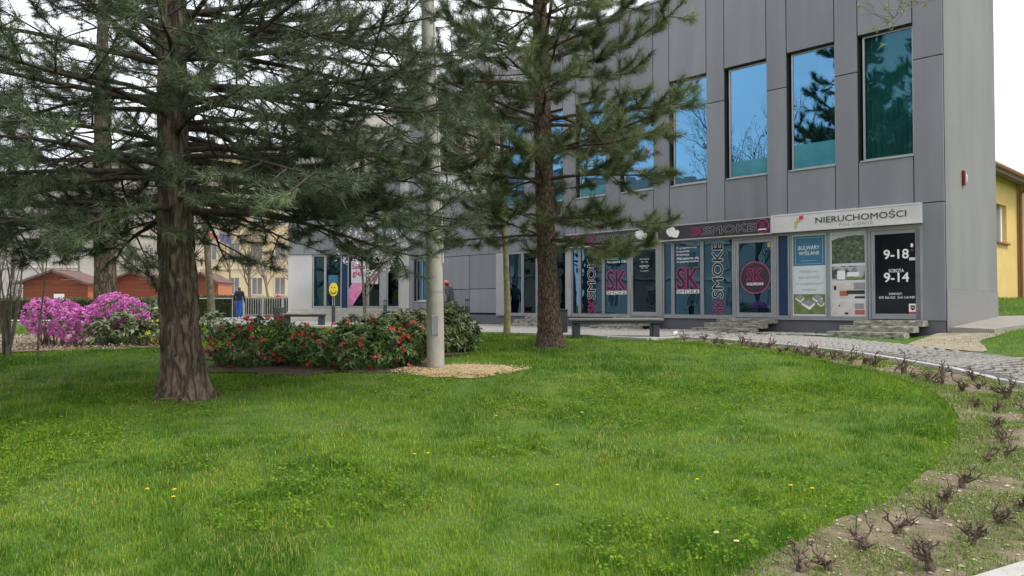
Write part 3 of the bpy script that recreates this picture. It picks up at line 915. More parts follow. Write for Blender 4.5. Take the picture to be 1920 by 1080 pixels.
# poster A: blue title, script lines, aerial picture of houses
w_, x0, x1 = pA; z0, z1 = ZF+.07, ZS-.06; hd = z1-z0; wd = x1-x0; xc = (x0+x1)/2
def rect(name, m, par, fx0, fx1, fz0, fz1, y, X0, X1, Z0, Z1):
    return MB().box(X0+(X1-X0)*fx0, X0+(X1-X0)*fx1, y-.0015, y, Z1-(Z1-Z0)*fz1, Z1-(Z1-Z0)*fz0).build(name, m, par)
A_ = (x0, x1, z0, z1)
rect('title_panel', K['poster_blue'], w_, .035, .965, .02, .385, .0435, *A_)
for fx0, fx1, fz0, fz1 in ((.09,.91,.040,.046),(.09,.91,.360,.366),(.09,.105,.046,.36),(.895,.91,.046,.36),(.26,.72,.322,.328)):
    rect('title_line', K['line_pale'], w_, fx0, fx1, fz0, fz1, .0410, *A_)
letters('lettering', w_, 'BULWARY', xc, .0385, z1-hd*.165, wd*.62, hd*.048, K['text_white'])
letters('lettering', w_, 'WIŚLANE', xc, .0385, z1-hd*.225, wd*.60, hd*.058, K['text_white'])
for i, t_ in enumerate(('Wyjątkowe', 'apartamenty', 'w wyjątkowym', 'miejscu')):
    letters('script_line', w_, t_, xc, .0435, z1-hd*(.46+.075*i), wd*(.55,.64,.80,.40)[i], hd*.045, K['text_grey'], shear=.35)
rect('picture', K['green_print'], w_, .04, .96, .735, .98, .0435, *A_)
hp = MB()
def hx(fx): return x0+wd*fx
def hz(f): return z1-hd*f
for cx_h, cz_h, sc_h in ((.50,.865,.23),(.24,.80,.15),(.76,.80,.17),(.85,.86,.12)):
    hp.poly([(hx(cx_h-sc_h),.0408,hz(cz_h-.005)),(hx(cx_h),.0408,hz(cz_h+.055*sc_h/.2)),(hx(cx_h),.0408,hz(cz_h+.02)),(hx(cx_h-sc_h),.0408,hz(cz_h-.03))])
    hp.poly([(hx(cx_h),.0408,hz(cz_h+.055*sc_h/.2)),(hx(cx_h+sc_h*.7),.0408,hz(cz_h)),(hx(cx_h+sc_h*.7),.0408,hz(cz_h-.03)),(hx(cx_h),.0408,hz(cz_h+.02))])
hp.build('printed_house', K['text_white'], w_)
hr = MB()
for cx_h, cz_h, sc_h in ((.50,.865,.23),(.24,.80,.15),(.76,.80,.17),(.85,.86,.12)):
    hr.poly([(hx(cx_h-sc_h*1.05),.0402,hz(cz_h-.028)),(hx(cx_h),.0402,hz(cz_h+.022)),(hx(cx_h+sc_h*.75),.0402,hz(cz_h-.028)),(hx(cx_h-.1*sc_h),.0402,hz(cz_h-.062))])
hr.build('printed_roof', K['text_grey'], w_)
# poster B: four pictures
w_, x0, x1 = pB; wd = x1-x0; B_ = (x0, x1, z0, z1)
rect('picture', K['sky_print'], w_, .05, .96, .015, .375, .0435, *B_)
hm = MB(); pts = [(hx(.05),.041,hz(.375))]+[(hx(.05+.91*i/14),.041,hz(.135-.085*math.sin(.5+i/14*1.5)+.004*math.sin(i*1.7))) for i in range(15)][::1]+[(hx(.96),.041,hz(.375))]
hm.poly([pts[0], pts[-1]]+pts[1:-1][::-1]); hm.build('printed_hill', K['hill_print'], w_)
rect('picture', K['house_print'], w_, .05, .96, .405, .575, .0435, *B_)
rect('printed_house', K['text_white'], w_, .20, .42, .46, .565, .041, *B_); rect('printed_house', K['text_white'], w_, .48, .80, .48, .53, .041, *B_)
rect('printed_lawn', K['green_print'], w_, .48, .96, .545, .573, .041, *B_)
rect('picture', K['room_print'], w_, .05, .96, .60, .795, .0435, *B_)
rect('printed_sofa', K['red_print'], w_, .26, .50, .70, .76, .041, *B_); rect('printed_sofa', K['dark_print'], w_, .46, .95, .695, .74, .040, *B_); rect('printed_wall', K['text_grey'], w_, .66, .96, .605, .685, .0405, *B_); rect('printed_frame', K['dark_print'], w_, .10, .17, .64, .69, .041, *B_); rect('printed_rug', K['dark_print'], w_, .68, .95, .765, .79, .041, *B_)
rect('picture', K['room_print'], w_, .05, .96, .825, .985, .0435, *B_)
rect('printed_shelf', K['red_print'], w_, .68, .94, .925, .98, .041, *B_); rect('printed_shelf', K['text_grey'], w_, .68, .92, .85, .915, .041, *B_); rect('printed_chair', K['dark_print'], w_, .40, .50, .955, .98, .041, *B_); rect('printed_lamp', K['dark_print'], w_, .24, .27, .865, .885, .041, *B_)

# vape shop lettering
def sk_logo(par, x, y, z, w, h):
    letters('logo', par, 'SK', x, y, z, w, h, K['plum'], bold=.012, outline=.024, om=K['pink'], spacing=1.0)
    MB().box(x-w*.52, x+w*.52, y-.001, y+.001, z-h*.72, z-h*.54).build('logo_band', K['text_white'], par)
    letters('logo_word', par, 'SMOKE', x, y-.003, z-h*.63, w*.98, h*.15, K['text_black'], bold=.01)
for pane, lines in ((pS, ('E-papierosy','Liquidy','Premixy','Akcesoria do','e-papierosów')), (pS2, ('Tytoń','Lufki','Bibułki','Akcesoria CBD'))):
    w_, x0, x1 = pane; wd = x1-x0; xc = (x0+x1)/2
    sk_logo(w_, xc, .040, hz(.50), wd*.82, hd*.29)
    for i, t_ in enumerate(lines):
        ww = wd*.070*len(t_)
        letters('lettering', w_, t_, x0+wd*.08+ww/2, .040, hz(.075+.048*i), ww, hd*.034, K['text_white'], bold=.016)
for pane in (pV, pV2):
    w_, x0, x1 = pane; wd = x1-x0; xc = (x0+x1)/2-.02*wd
    letters('tall_word', w_, 'SMOKE', xc, .040, hz(.40), hd*.74, wd*.36, K['text_black'], bold=.016, outline=.024, om=K['text_white'], rot=-math.pi/2)
    letters('tall_logo', w_, 'SK', xc+.02*wd, .040, hz(.885), hd*.19, wd*.36, K['plum'], outline=.03, om=K['pink'], rot=-math.pi/2)
d, x0, x1, z0d, z1d = dB; xc = (x0+x1)/2; r_ = (x1-x0)*.47; zc = z1d-(z1d-z0d)*.50
MB().disc((xc,.022,zc), r_, (0,-1,0), 40).build('logo_ring', K['pink'], d)
MB().disc((xc,.020,zc), r_*.95, (0,-1,0), 40).build('logo_disc', K['dark_sign'], d)
sk_logo(d, xc, .017, zc+.06, r_*1.05, r_*.85)
MB().box(x1-.10, x1-.02, .018, .022, z1d-.14, z1d-.02).build('sticker', K['orange_sq'], d)
d, x0, x1, z0d, z1d = dC; xc = (x0+x1)/2
for t_, f_, w2 in (('Zapraszamy',.155,.42),('10 - 18',.20,.26),('SOBOTA',.215+.05,.42),('10 - 14',.295,.26),('nd. nieczynne',.345,.36)):
    letters('lettering', d, t_, xc, .020, z1d-(z1d-z0d)*f_, (x1-x0)*w2, .045, K['text_white'], bold=.01)

# ================================================================== signs on the facade (things of their own)
def facade_thing(name, s, out, z, label, cat, group=None):
    p = fw(s, out, z)
    return empty(name, p, RZ, label, cat, group)
def signboard(name, xr, xl, z0, z1, th, face, label, border):
    a, b = s_of(xr), s_of(xl); w = b-a; h = z1-z0
    e = facade_thing(name, (a+b)/2, .003, z0, label, 'sign', 'shop signs over the windows')
    MB().box(-w/2, w/2, -th, 0, 0, h).build('panel', face, e, bevel=.004)
    t = .035; f = MB()
    f.box(-w/2-.004, w/2+.004, -th-.012, -th+.04, h-t, h+.004); f.box(-w/2-.004, w/2+.004, -th-.012, -th+.04, -.004, t)
    f.box(-w/2-.004, -w/2+t, -th-.0115, -th+.04, t, h-t); f.box(w/2-t, w/2+.004, -th-.0115, -th+.04, t, h-t)
    f.build('frame', border, e)
    return e, w, h, -th-.0135
e, w, h, y = signboard('shop_sign', 1733, 1453.5, 3.475, 3.945, .16, K['white_sign'], 'white shop sign reading NIERUCHOMOŚCI with a pink and lime emblem', K['white_sign'])
letters('lettering', e, 'NIERUCHOMOŚCI', w*.12, y-.002, h*.58, w*.59, h*.44, K['text_dark'], bold=.004)
letters('lettering', e, 'POŁUDNIE', w*.098, y-.002, h*.19, w*.22, h*.16, K['text_grey'], bold=0, spacing=1.3)
em = -w*.30
for (m_, dx0, dx1, dz0, dz1) in (('magenta_sq', .03,.13,.62,.86), ('orange_sq', -.03,.06,.50,.74), ('lime_sq', -.10,-.05,.16,.58), ('lime_sq', -.05,.0,.40,.58)):
    q = MB(); q.poly([(em+dx0, y-.002-.0006*(m_=='magenta_sq'), h*dz0), (em+dx1, y-.002-.0006*(m_=='magenta_sq'), h*(dz0+.04)), (em+dx1, y-.002-.0006*(m_=='magenta_sq'), h*dz1), (em+dx0, y-.002-.0006*(m_=='magenta_sq'), h*(dz1-.03))]); q.build('emblem', K[m_], e)
def cloud(par, x, y, z, r):
    mb = MB()
    for i, (dx, dz, rr) in enumerate(((-.9,.35,.75),(-.1,.5,.8),(-.5,-.1,.7),(.5,-.15,.75),(1.1,.0,.6),(.9,-.5,.6),(.3,-.45,.55))):
        mb.disc((x+dx*r, y-.0005*i, z+dz*r), rr*r, (0,-1,0), 16)
    mb.build('cloud_emblem', K['text_white'], par)
def vape_sign(xr, xl, label, mirror=False, th=.15):
    e, w, h, y = signboard('shop_sign', xr, xl, 3.455, 3.925, th, K['dark_sign'], label, K['alu'])
    m_ = -1 if mirror else 1
    cloud(e, m_*-w*.345, y-.002, h*.5, h*.29)
    if mirror:
        xs, xl_, xr_ = -w*.18, -w*.30, w*.06
    else:
        xs, xl_, xr_ = -w*.12, w*.15, w*.43
    letters('logo', e, 'SK', (xs-.0) if not mirror else -w*.19, y-.002, h*.48, w*.105, h*.50, K['plum'], outline=.03, om=K['pink'], spacing=.95)
    letters('word', e, 'SMOKE', (w*.155) if not mirror else w*.085, y-.002, h*.47, w*.43, h*.46, K['dark_sign'], bold=.014, outline=.020, om=K['text_silver'])
    cx = w*.43 if not mirror else -w*.36
    MB().disc((cx, y-.002, h*.5), h*.40, (0,-1,0), 32).build('badge_ring', K['pink'], e)
    MB().disc((cx, y-.0035, h*.5), h*.365, (0,-1,0), 32).build('badge', K['plum'], e)
    letters('badge_logo', e, 'SK', cx, y-.0055, h*.56, h*.36, h*.32, K['plum'], outline=.03, om=K['pink'])
    MB().box(cx-h*.24, cx+h*.24, y-.006, y-.005, h*.27, h*.34).build('badge_band', K['text_white'], e)
    return e
vape_sign(1453, 1238, 'dark shop sign reading SK SMOKE next to the white sign')
vape_sign(1236, 1063, 'dark shop sign with white clouds half hidden behind the pine', mirror=True, th=.10)

# big banner on the upper facade, behind the branches
a, b = s_of(926), s_of(822); w = b-a
e = facade_thing('facade_banner', (a+b)/2, .01, 5.75, 'large white banner with pink marks on the upper facade behind the branches', 'banner')
MB().box(-w/2, w/2, -.05, 0, 0, 3.25).build('panel', K['white_sign'], e, bevel=.004)
MB().box(-w*.42, w*.42, -.053, -.0505, 1.15, 2.75).build('print', K['banner_cream'], e)
for x_, z_, ww, hh in ((-.30,2.75,.28,.30),(-.28,1.35,.35,.45),(.30,2.4,.30,.3),(-.05,1.9,.3,.25)):
    MB().box(w*x_-ww/2*1.6, w*x_+ww/2*1.6, -.056, -.0535, z_, z_+hh).build('pink_mark', K['banner_pink'], e)
letters('lettering', e, 'NIERUCHOMOŚCI', 0, -.053, .62, w*.9, .38, K['text_dark'])
letters('lettering', e, 'POŁUDNIE', 0, -.053, .22, w*.45, .2, K['text_grey'])

# alarm siren on the side wall
sp = C0 - OUTN*1.53
e = empty('alarm_siren', (sp.x+.7094*.008, sp.y-.7048*.008, zz(2.93)), RZ+math.pi/2, 'small red and white alarm siren on the light grey side wall', 'siren')
MB().box(-.10, .03, -.07, 0, 0, .36).build('housing', K['siren_red'], e, bevel=.012)
MB().tube([(.07,-.02,.03),(.07,-.035,.10),(.07,-.035,.26),(.07,-.02,.33)], [.02,.045,.045,.02], 12).build('lens', K['siren_white'], e, smooth=True)

# ================================================================== left wing of the building
WY = 36.0
wl, wr = at(540, 560, WY).x, at(749, 560, WY).x
WFL = 1.42
WNG = empty('office_wing', ((wl+wr)/2, WY, 0), 0, 'pale rendered wing of the office building with a glazed salon entrance', 'building')
ox = (wl+wr)/2
def wp(name, m, px0, px1, z0, z1, y0=0.0, y1=.3, bevel=0.0):
    return box_part(name, m, WNG, at(px0,560,WY).x-ox, at(px1,560,WY).x-ox, y0, y1, z0, z1, bevel)
ZG = zz((572-478)*WY/FPX)
wp('wall', K['wing_render'], 540, 585, .6, ZG, 0, .3)
wp('upper_wall', K['cream_render'], 540, 749, 7.9, ROOF, 0, .3)
wp('coping', K['alu_grey'], 538, 751, ROOF+.002, ROOF+.06, -.05, .4)
xs = np.linspace(540, 749, 8)
for i in range(7):
    wp('panel', K['panel'], xs[i]+.35, xs[i+1]-.35, ZG+.02, 5.4, -.03, .02); wp('panel', K['panel'], xs[i]+.35, xs[i+1]-.35, 5.43, 7.88, -.03, .02)
wp('backing_wall', K['joint'], 540, 749, ZG, 7.9, .021, .3)
wp('plinth', K['plinth'], 585, 749, .6, WFL-.005, 0, .3)
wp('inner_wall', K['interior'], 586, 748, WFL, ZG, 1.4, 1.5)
b_ = MB().box(wl-ox, 8.0, .305, 5.5, .5, ROOF-.005); 
wp('side_wall', K['wing_render'], 540, 543.5, .6, ROOF-.004, .303, 5.0)
wp('back_wall', K['wing_render'], 540, 760, .6, ROOF-.004, 5.0, 5.3)
def wing_pane(px0, px1, m, t=.05, door=False):
    w = empty('door' if door else 'window'); w.parent = WNG
    x0, x1 = at(px0,560,WY).x-ox, at(px1,560,WY).x-ox
    f = MB(); f.box(x0, x0+t, .03, .13, WFL, ZG); f.box(x1-t, x1, .03, .13, WFL, ZG); f.box(x0+t, x1-t, .03, .13, WFL, WFL+.08); f.box(x0+t, x1-t, .03, .13, ZG-.07, ZG)
    f.build('frame', K['alu'], w)
    MB().box(x0+t, x1-t, .07, .078, WFL+.08, ZG-.07).build('pane', m, w)
    return w, x0+t, x1-t
wing_pane(586, 609, K['glass_low']); ww2 = wing_pane(609.3, 640, K['glass_low'])
MB().box(ww2[1]+.1, ww2[2]-.15, .06, .066, 2.55, 3.0).build('poster', K['poster_blue'], ww2[0])
wp('navy_panel', K['navy'], 640.3, 651, WFL, ZG, .04, .1)
wq, qx0, qx1 = wing_pane(651.3, 689, K['glass_dark'])
pk = MB(); h_ = ZG-WFL
pk.poly([(qx0,.066,WFL+.1),(qx0+.18,.066,WFL+.1),(qx0+.60,.066,WFL+.75),(qx0+.78,.066,WFL+1.3),(qx0+.2,.066,WFL+1.25),(qx0,.066,WFL+.9)])
pk.build('pink_swoosh', K['pink_poster'], wq)
MB().box(qx0+.12, qx0+.82, .064, .066, WFL+1.2, WFL+2.25).build('poster', K['poster_white'], wq)
letters('lettering', wq, 'Salon', qx0+.46, .060, WFL+1.98, .60, .22, K['magenta_sq'], bold=.03)
letters('lettering', wq, 'gier', qx0+.46, .060, WFL+1.62, .56, .34, K['magenta_sq'], bold=.03)
w3 = wing_pane(690, 713, K['glass_dark'], door=True)
MB().box(w3[1]+.06, w3[2]-.06, .058, .066, WFL+1.15, WFL+1.75).build('poster', K['poster_white'], w3[0])
MB().box(w3[1]+.12, w3[2]-.12, .054, .0575, WFL+1.3, WFL+1.65).build('poster_mark', K['banner_pink'], w3[0])
wp('column', K['alu'], 713.3, 725, WFL, ZG, .0, .14)
wing_pane(725.3, 748.5, K['glass_dark'], door=True)
# return wall between the wing and the main facade
p0 = fw(FL, 0); p1 = Vector((wr+.0, WY, 0))
dv = (p1-p0); ln = dv.length; dv.normalize(); nv = Vector((dv.y, -dv.x, 0))
rw = MB().obox((p0+p1)/2*1.0+Vector((0,0,(ROOF+.5)/2))+nv*.15, dv*(ln/2-.01), nv*.14, Vector((0,0,(ROOF-.5)/2)))
rwo = empty('return_wall', (0,0,0)); bpy.data.objects.remove(rwo)
rw_ob = rw.build('return_wall', K['wing_render'], WNG); rw_ob.location = (-ox, -WY, 0)
# entrance stairs of the wing
EST = empty('entrance_stairs', (at(660,600,34.5).x, 34.5, .8), 0, 'wide pale stone stairs before the salon entrance', 'stairs')
ex0, ex1 = at(548,600,34.5).x-EST.location.x, at(752,600,34.5).x-EST.location.x
for i in range(4):
    MB().box(ex0+.0-(3-i)*.1, ex1+(3-i)*.05, -.15-(3-i)*.36+.01, 1.44, .15*i-.12*(i==0), .15*i+.148).build('step', K['stone_top'], EST, bevel=.01)

# ================================================================== stone steps in front of the doors
def rocky_slab(name, parent, x0, x1, y0, y1, z0, z1, seed):
    """slab with a sawn top and a split-face front"""
    nx, nz = max(6, int((x1-x0)/.06)), 4
    V, F, MI = [], [], []
    for j in range(nz+1):
        for i in range(nx+1):
            x = x0+(x1-x0)*i/nx; z = z0+(z1-z0)*j/nz
            am = .045 if 0 < j < nz else .012
            n = mnoise.noise(Vector((x*6+seed*3.1, z*14, seed))) + .5*mnoise.noise(Vector((x*15+seed, z*30, 4)))
            V.append((x, y0-.012+am*n, z))
    for j in range(nz):
        for i in range(nx):
            a = j*(nx+1)+i; F.append((a, a+1, a+nx+2, a+nx+1)); MI.append(0)
    t0 = nz*(nx+1); n0 = len(V)
    for i in range(nx+1): V.append((x0+(x1-x0)*i/nx, y1, z1))
    for i in range(nx): F.append((t0+i, t0+i+1, n0+i+1, n0+i)); MI.append(1)
    n1 = len(V); V += [(x0,y1,z0),(x1,y1,z0)]
    F.append(tuple([n1]+[j*(nx+1) for j in range(nz+1)]+[n0])); MI.append(1)
    F.append(tuple([n0+nx]+[j*(nx+1)+nx for j in reversed(range(nz+1))]+[n1+1])); MI.append(1)
    me = bpy.data.meshes.new(name); me.from_pydata(V, [], F); me.polygons.foreach_set('material_index', MI); me.update()
    return link(name, me, [K['stone_step'], K['stone_top']], parent)
def stone_steps(sr, sl, label, seed, skew=.33):
    gz = h1(*fw((sr+sl)/2, .9)[:2])
    e = facade_thing('stone_steps', (sr+sl)/2, 0, gz, label, 'steps', 'stone steps at the shop doors')
    w = (sl-sr)/2; top = ZF-.01-gz; n = 3
    for i in range(n):
        z1 = top-(top/n)*i; z0 = z1-top/n
        rocky_slab('step', e, -w-skew*.55*i, w-.04*i*0-skew*.28*i, -.42-.36*i, -.0 if i == 0 else -.42-.36*(i-1)+.04, z0-(.06 if i == n-1 else 0), z1, seed+i)
    return e
stone_steps(s_of(1741), s_of(1612), 'three rough stone steps under the door with opening hours', 2)
stone_steps(s_of(1459), s_of(1358), 'three rough stone steps under the door with the round pink logo', 7)
stone_steps(s_of(1242), s_of(1165), 'three rough stone steps behind the bench at the dark door', 12)
stone_steps(s_of(1062), s_of(1000), 'rough stone steps half hidden behind the pine trunk', 17)

# concrete apron beside the side wall
ap = [G(1779,618), G(1855,621), G(1925,609), G(1925,596), G(1874,597)]
av = [Vector((9.98+.05,17.08,0)), Vector((10.65,16.5,0)), Vector((12.5,17.9,0)), Vector((17.5,22.4,0)), Vector((13.6,20.9,0))]
am = MB(); zt = [1.045, 1.02, 1.12, 1.30, 1.24]
am.poly([(p.x, p.y, z) for p, z in zip(av, zt)])
am.cur = 1
for i in range(5):
    j = (i+1) % 5
    am.poly([(av[i].x, av[i].y, .5), (av[j].x, av[j].y, .5), (av[j].x, av[j].y, zt[j]), (av[i].x, av[i].y, zt[i])])
tag(am.build('apron', [K['slab'], K['slab_edge']]), 'raised concrete apron along the light grey side wall', kind='structure')

# ================================================================== yellow building at the right edge
ya = at(1850, 560, 26.0); yb = at(1911, 560, 29.0); yc = Vector((yb.x+9, yb.y-1.0, 0))
yd = (yb-ya); yd.z = 0; yl = yd.length
YB = empty('yellow_building', (ya.x, ya.y, .9), math.atan2(yd.y, yd.x), 'yellow rendered building with brown downpipe behind the grey corner', 'building')
hy = zz(4.75)-.9
wx = yl*.38
def ybox(n, m, *a): return box_part(n, m, YB, *a)
ybox('wall', K['yellow_wall'], -3, yl*.30, 0, .3, 0, hy); ybox('wall', K['yellow_wall'], yl*.62, yl, 0, .3, 0, hy)
ybox('wall', K['yellow_wall'], yl*.30, yl*.62, 0, .3, 0, 2.95); ybox('wall', K['yellow_wall'], yl*.30, yl*.62, 0, .3, 4.35, hy)
wn_ = empty('window'); wn_.parent = YB
MB().box(yl*.575, yl*.62, .14, .26, 2.95, 4.35).build('frame', K['text_white'], wn_)
MB().box(yl*.30, yl*.62, .18, .24, 2.95, 4.35).build('pane', K['far_glass'], wn_)
MB().box(yl*.30, yl*.345, .14, .26, 2.95, 4.35).build('frame', K['text_white'], wn_)
MB().box(yl*.27, yl*.65, -.10, .18, 2.88, 2.945).build('sill', K['brown_pipe'], wn_)
rf = MB().obox((yl/2-1.4, .4, hy+.12), (yl/2+1.8,0,0), (0,.95,.22), (0,-.02,.10)).build('roof', K['roof_far'], YB)
MB().tube([(-3.2,-.58,hy-.02),(yl+.15,-.58,hy-.02)], .085, 10).build('gutter', K['brown_pipe'], rf)
MB().tube([(yl-.12,-.58,hy-.08),(yl-.12,-.12,hy-.45),(yl-.12,-.12,.9)], .06, 8).build('downpipe', K['brown_pipe'], YB)
MB().tube([(yl-.12,-.12,.9),(yl-.12,-.12,0)], .07, 8).build('pipe_shoe', K['concrete'], YB)
Y2 = empty('yellow_annex', (yb.x, yb.y-.2, .9), math.radians(-4), 'yellow annex wall with dark eaves at the right edge', 'building')
box_part('wall', K['yellow_wall'], Y2, .02, 9, .02, 4, 0, hy-.05)
box_part('roof', K['roof_far'], Y2, -.25, 9.3, -.35, 4.3, hy-.048, hy+.12)

# ================================================================== street furniture
def bench(px_l, px_r, py, Y, label, group='park benches with grey plank seats', back=False):
    a = at(px_l, py, Y); b = at(px_r, py, Y)
    c = (a+b)/2; L_ = (b-a).length; gz = h1(c.x, c.y)
    e = empty('bench', (c.x, c.y, gz), 0.0, label, 'bench', group)
    for i in range(4):
        y0 = -.24+.121*i
        MB().box(-L_/2, L_/2, y0, y0+.112, .405, .45).build('slat', K['bench_wood'], e, bevel=.006)
    MB().box(-L_/2+.06, L_/2-.06, -.21, .20, .335, .40).build('seat_frame', K['anthracite'], e, bevel=.008)
    for sx in (-1, 1):
        lg = MB(); x = sx*(L_/2-.17)
        lg.box(x-.085, x+.085, -.19, .19, -.06, .333)
        lg.build('leg', K['anthracite'], e, bevel=.03)
    if back:
        MB().box(-L_/2-.22, -L_/2-.01, -.24, .24, -.05, .66).build('side_block', K['anthracite'], e, bevel=.01)
    return e
bench(1066, 1241, 603, 17.15, 'grey bench with plank seat at the lawn edge before the dark door')
bench(529, 612, 588, 26.4, 'grey bench with dark end block behind the red rhododendrons', back=True)

# concrete lamp post
lp = G(817, 692)
LY = lp.y
pts = [at(px, py, LY) for px, py in ((817,700),(816,600),(813,440),(808,260),(804,120),(801,0),(797,-160),(793,-330))]
POST = empty('lamp_post', (lp.x, lp.y, lp.z), 0, 'tall pale concrete lamp post standing in a patch of sawdust', 'lamp post')
mb = MB()
rad = [.142,.138,.131,.112,.103,.098,.092,.086]
fine = []; fr = []
for i in range(len(pts)-1):
    for k in range(6):
        t = k/6; fine.append(pts[i].lerp(pts[i+1], t)-lp); fr.append(rad[i]*(1-t)+rad[i+1]*t)
fine.append(pts[-1]-lp); fr.append(rad[-1])
mb.tube(fine, fr, 28).build('post', K['concrete'], POST, smooth=True)
cab = [p+Vector((r+.012, -.035, 0)) for p, r in zip(fine, fr)]
MB().tube(cab[10:], .012, 6).build('conduit', K['siren_white'], POST)
tp = fine[-1]
MB().box(-.055, .055, -.150, -.10, .55, .86).build('hatch', K['alu_grey'], POST, loc=fine[3]*0, bevel=.006)
for zf in (8, 15): MB().tube([fine[zf]-Vector((0,0,.02)), fine[zf]+Vector((0,0,.02))], fr[zf]+.004, 28).build('clamp_band', K['alu_grey'], POST)
MB().tube([tp, tp+Vector((.1,-.5,.5)), tp+Vector((.3,-1.4,.7))], [.05,.04,.035], 8).build('arm', K['alu_grey'], POST)
MB().box(-.14, .14, -.42, .3, -.06, .06).build('lamp_head', K['alu_grey'], POST, loc=tp+Vector((.34,-1.6,.72)), bevel=.03)

# bollard lights
def bollard(px, py_base, Y, hgt, label, cap=True):
    p = at(px, py_base, Y); gz = h1(p.x, Y)
    e = empty('bollard', (p.x, Y, gz), 0, label, 'bollard', 'anthracite bollard lights along the path')
    hb = hgt-.20 if cap else hgt
    MB().tube([(0,0,-.05),(0,0,hb)], .072, 16).build('post', K['anthracite'], e)
    if cap:
        for k in range(3):
            a = k*2.094+.6
            MB().tube([(.052*math.cos(a),.052*math.sin(a),hb),(.052*math.cos(a),.052*math.sin(a),hb+.155)], .009, 6).build('cage_rod', K['anthracite'], e)
        MB().tube([(0,0,hb+.155),(0,0,hb+.20)], .072, 16).build('cap', K['anthracite'], e)
    return e
bollard(876.5, 626, 20.3, .92, 'anthracite bollard light right of the rhododendrons beside the lawn')
bollard(722, 600, 29.5, .95, 'anthracite bollard light before the salon doors')
bs = bollard(625, 606, 28.5, .72, 'anthracite bollard carrying the yellow smiling face', cap=False)
sl = bs.location
SG = empty('smiley_sign', (sl.x, sl.y, sl.z+.72), 0, 'round yellow smiling face sign on top of a bollard', 'sign')
for dx in (-.035, .035): MB().tube([(dx,0,0),(dx,0,.34)], .014, 8).build('rod', K['alu'], SG)
fc = MB(); n = 28
for i in range(n): pass
def thick_disc(c, rx, rz_, y0, y1, n=28):
    m = MB(); f = [(c[0]+rx*math.cos(2*math.pi*k/n), y0, c[1]+rz_*math.sin(2*math.pi*k/n)) for k in range(n)]
    b = [(x, y1, z) for x, y, z in f]
    m.poly(f); m.poly(b[::-1])
    for k in range(n): m.poly([f[k], b[k], b[(k+1)%n], f[(k+1)%n]])
    return m
thick_disc((0,.62), .165, .26, -.03, .03).build('face', K['yellow_face'], SG)
sm_ = MB()
arc = [(.11*math.cos(a), -.034, .60+.13*math.sin(a)) for a in np.linspace(math.pi*1.08, math.pi*1.92, 12)]
sm_.tube(arc, [.006]+[.016]*10+[.006], 6).build('smile', K['text_black'], SG)
for dx in (-.055, .055): thick_disc((dx,.70), .018, .034, -.036, -.031, 12).build('eye', K['text_black'], SG)

# litter bin right of the pine
bp_ = at(1053, 628, 18.4); bz = h1(bp_.x, 18.4)
BIN = empty('litter_bin', (bp_.x, 18.4, bz), 0, 'dark grey litter bin half hidden behind the pine trunk', 'litter bin')
MB().box(-.14, .14, -.16, .16, .08, .62).build('body', K['anthracite'], BIN, bevel=.015)
MB().box(-.15, .15, -.17, .17, .622, .655).build('lid', K['anthracite'], BIN, bevel=.008)
MB().box(-.04, .04, -.04, .04, -.05, .08).build('foot', K['anthracite'], BIN)

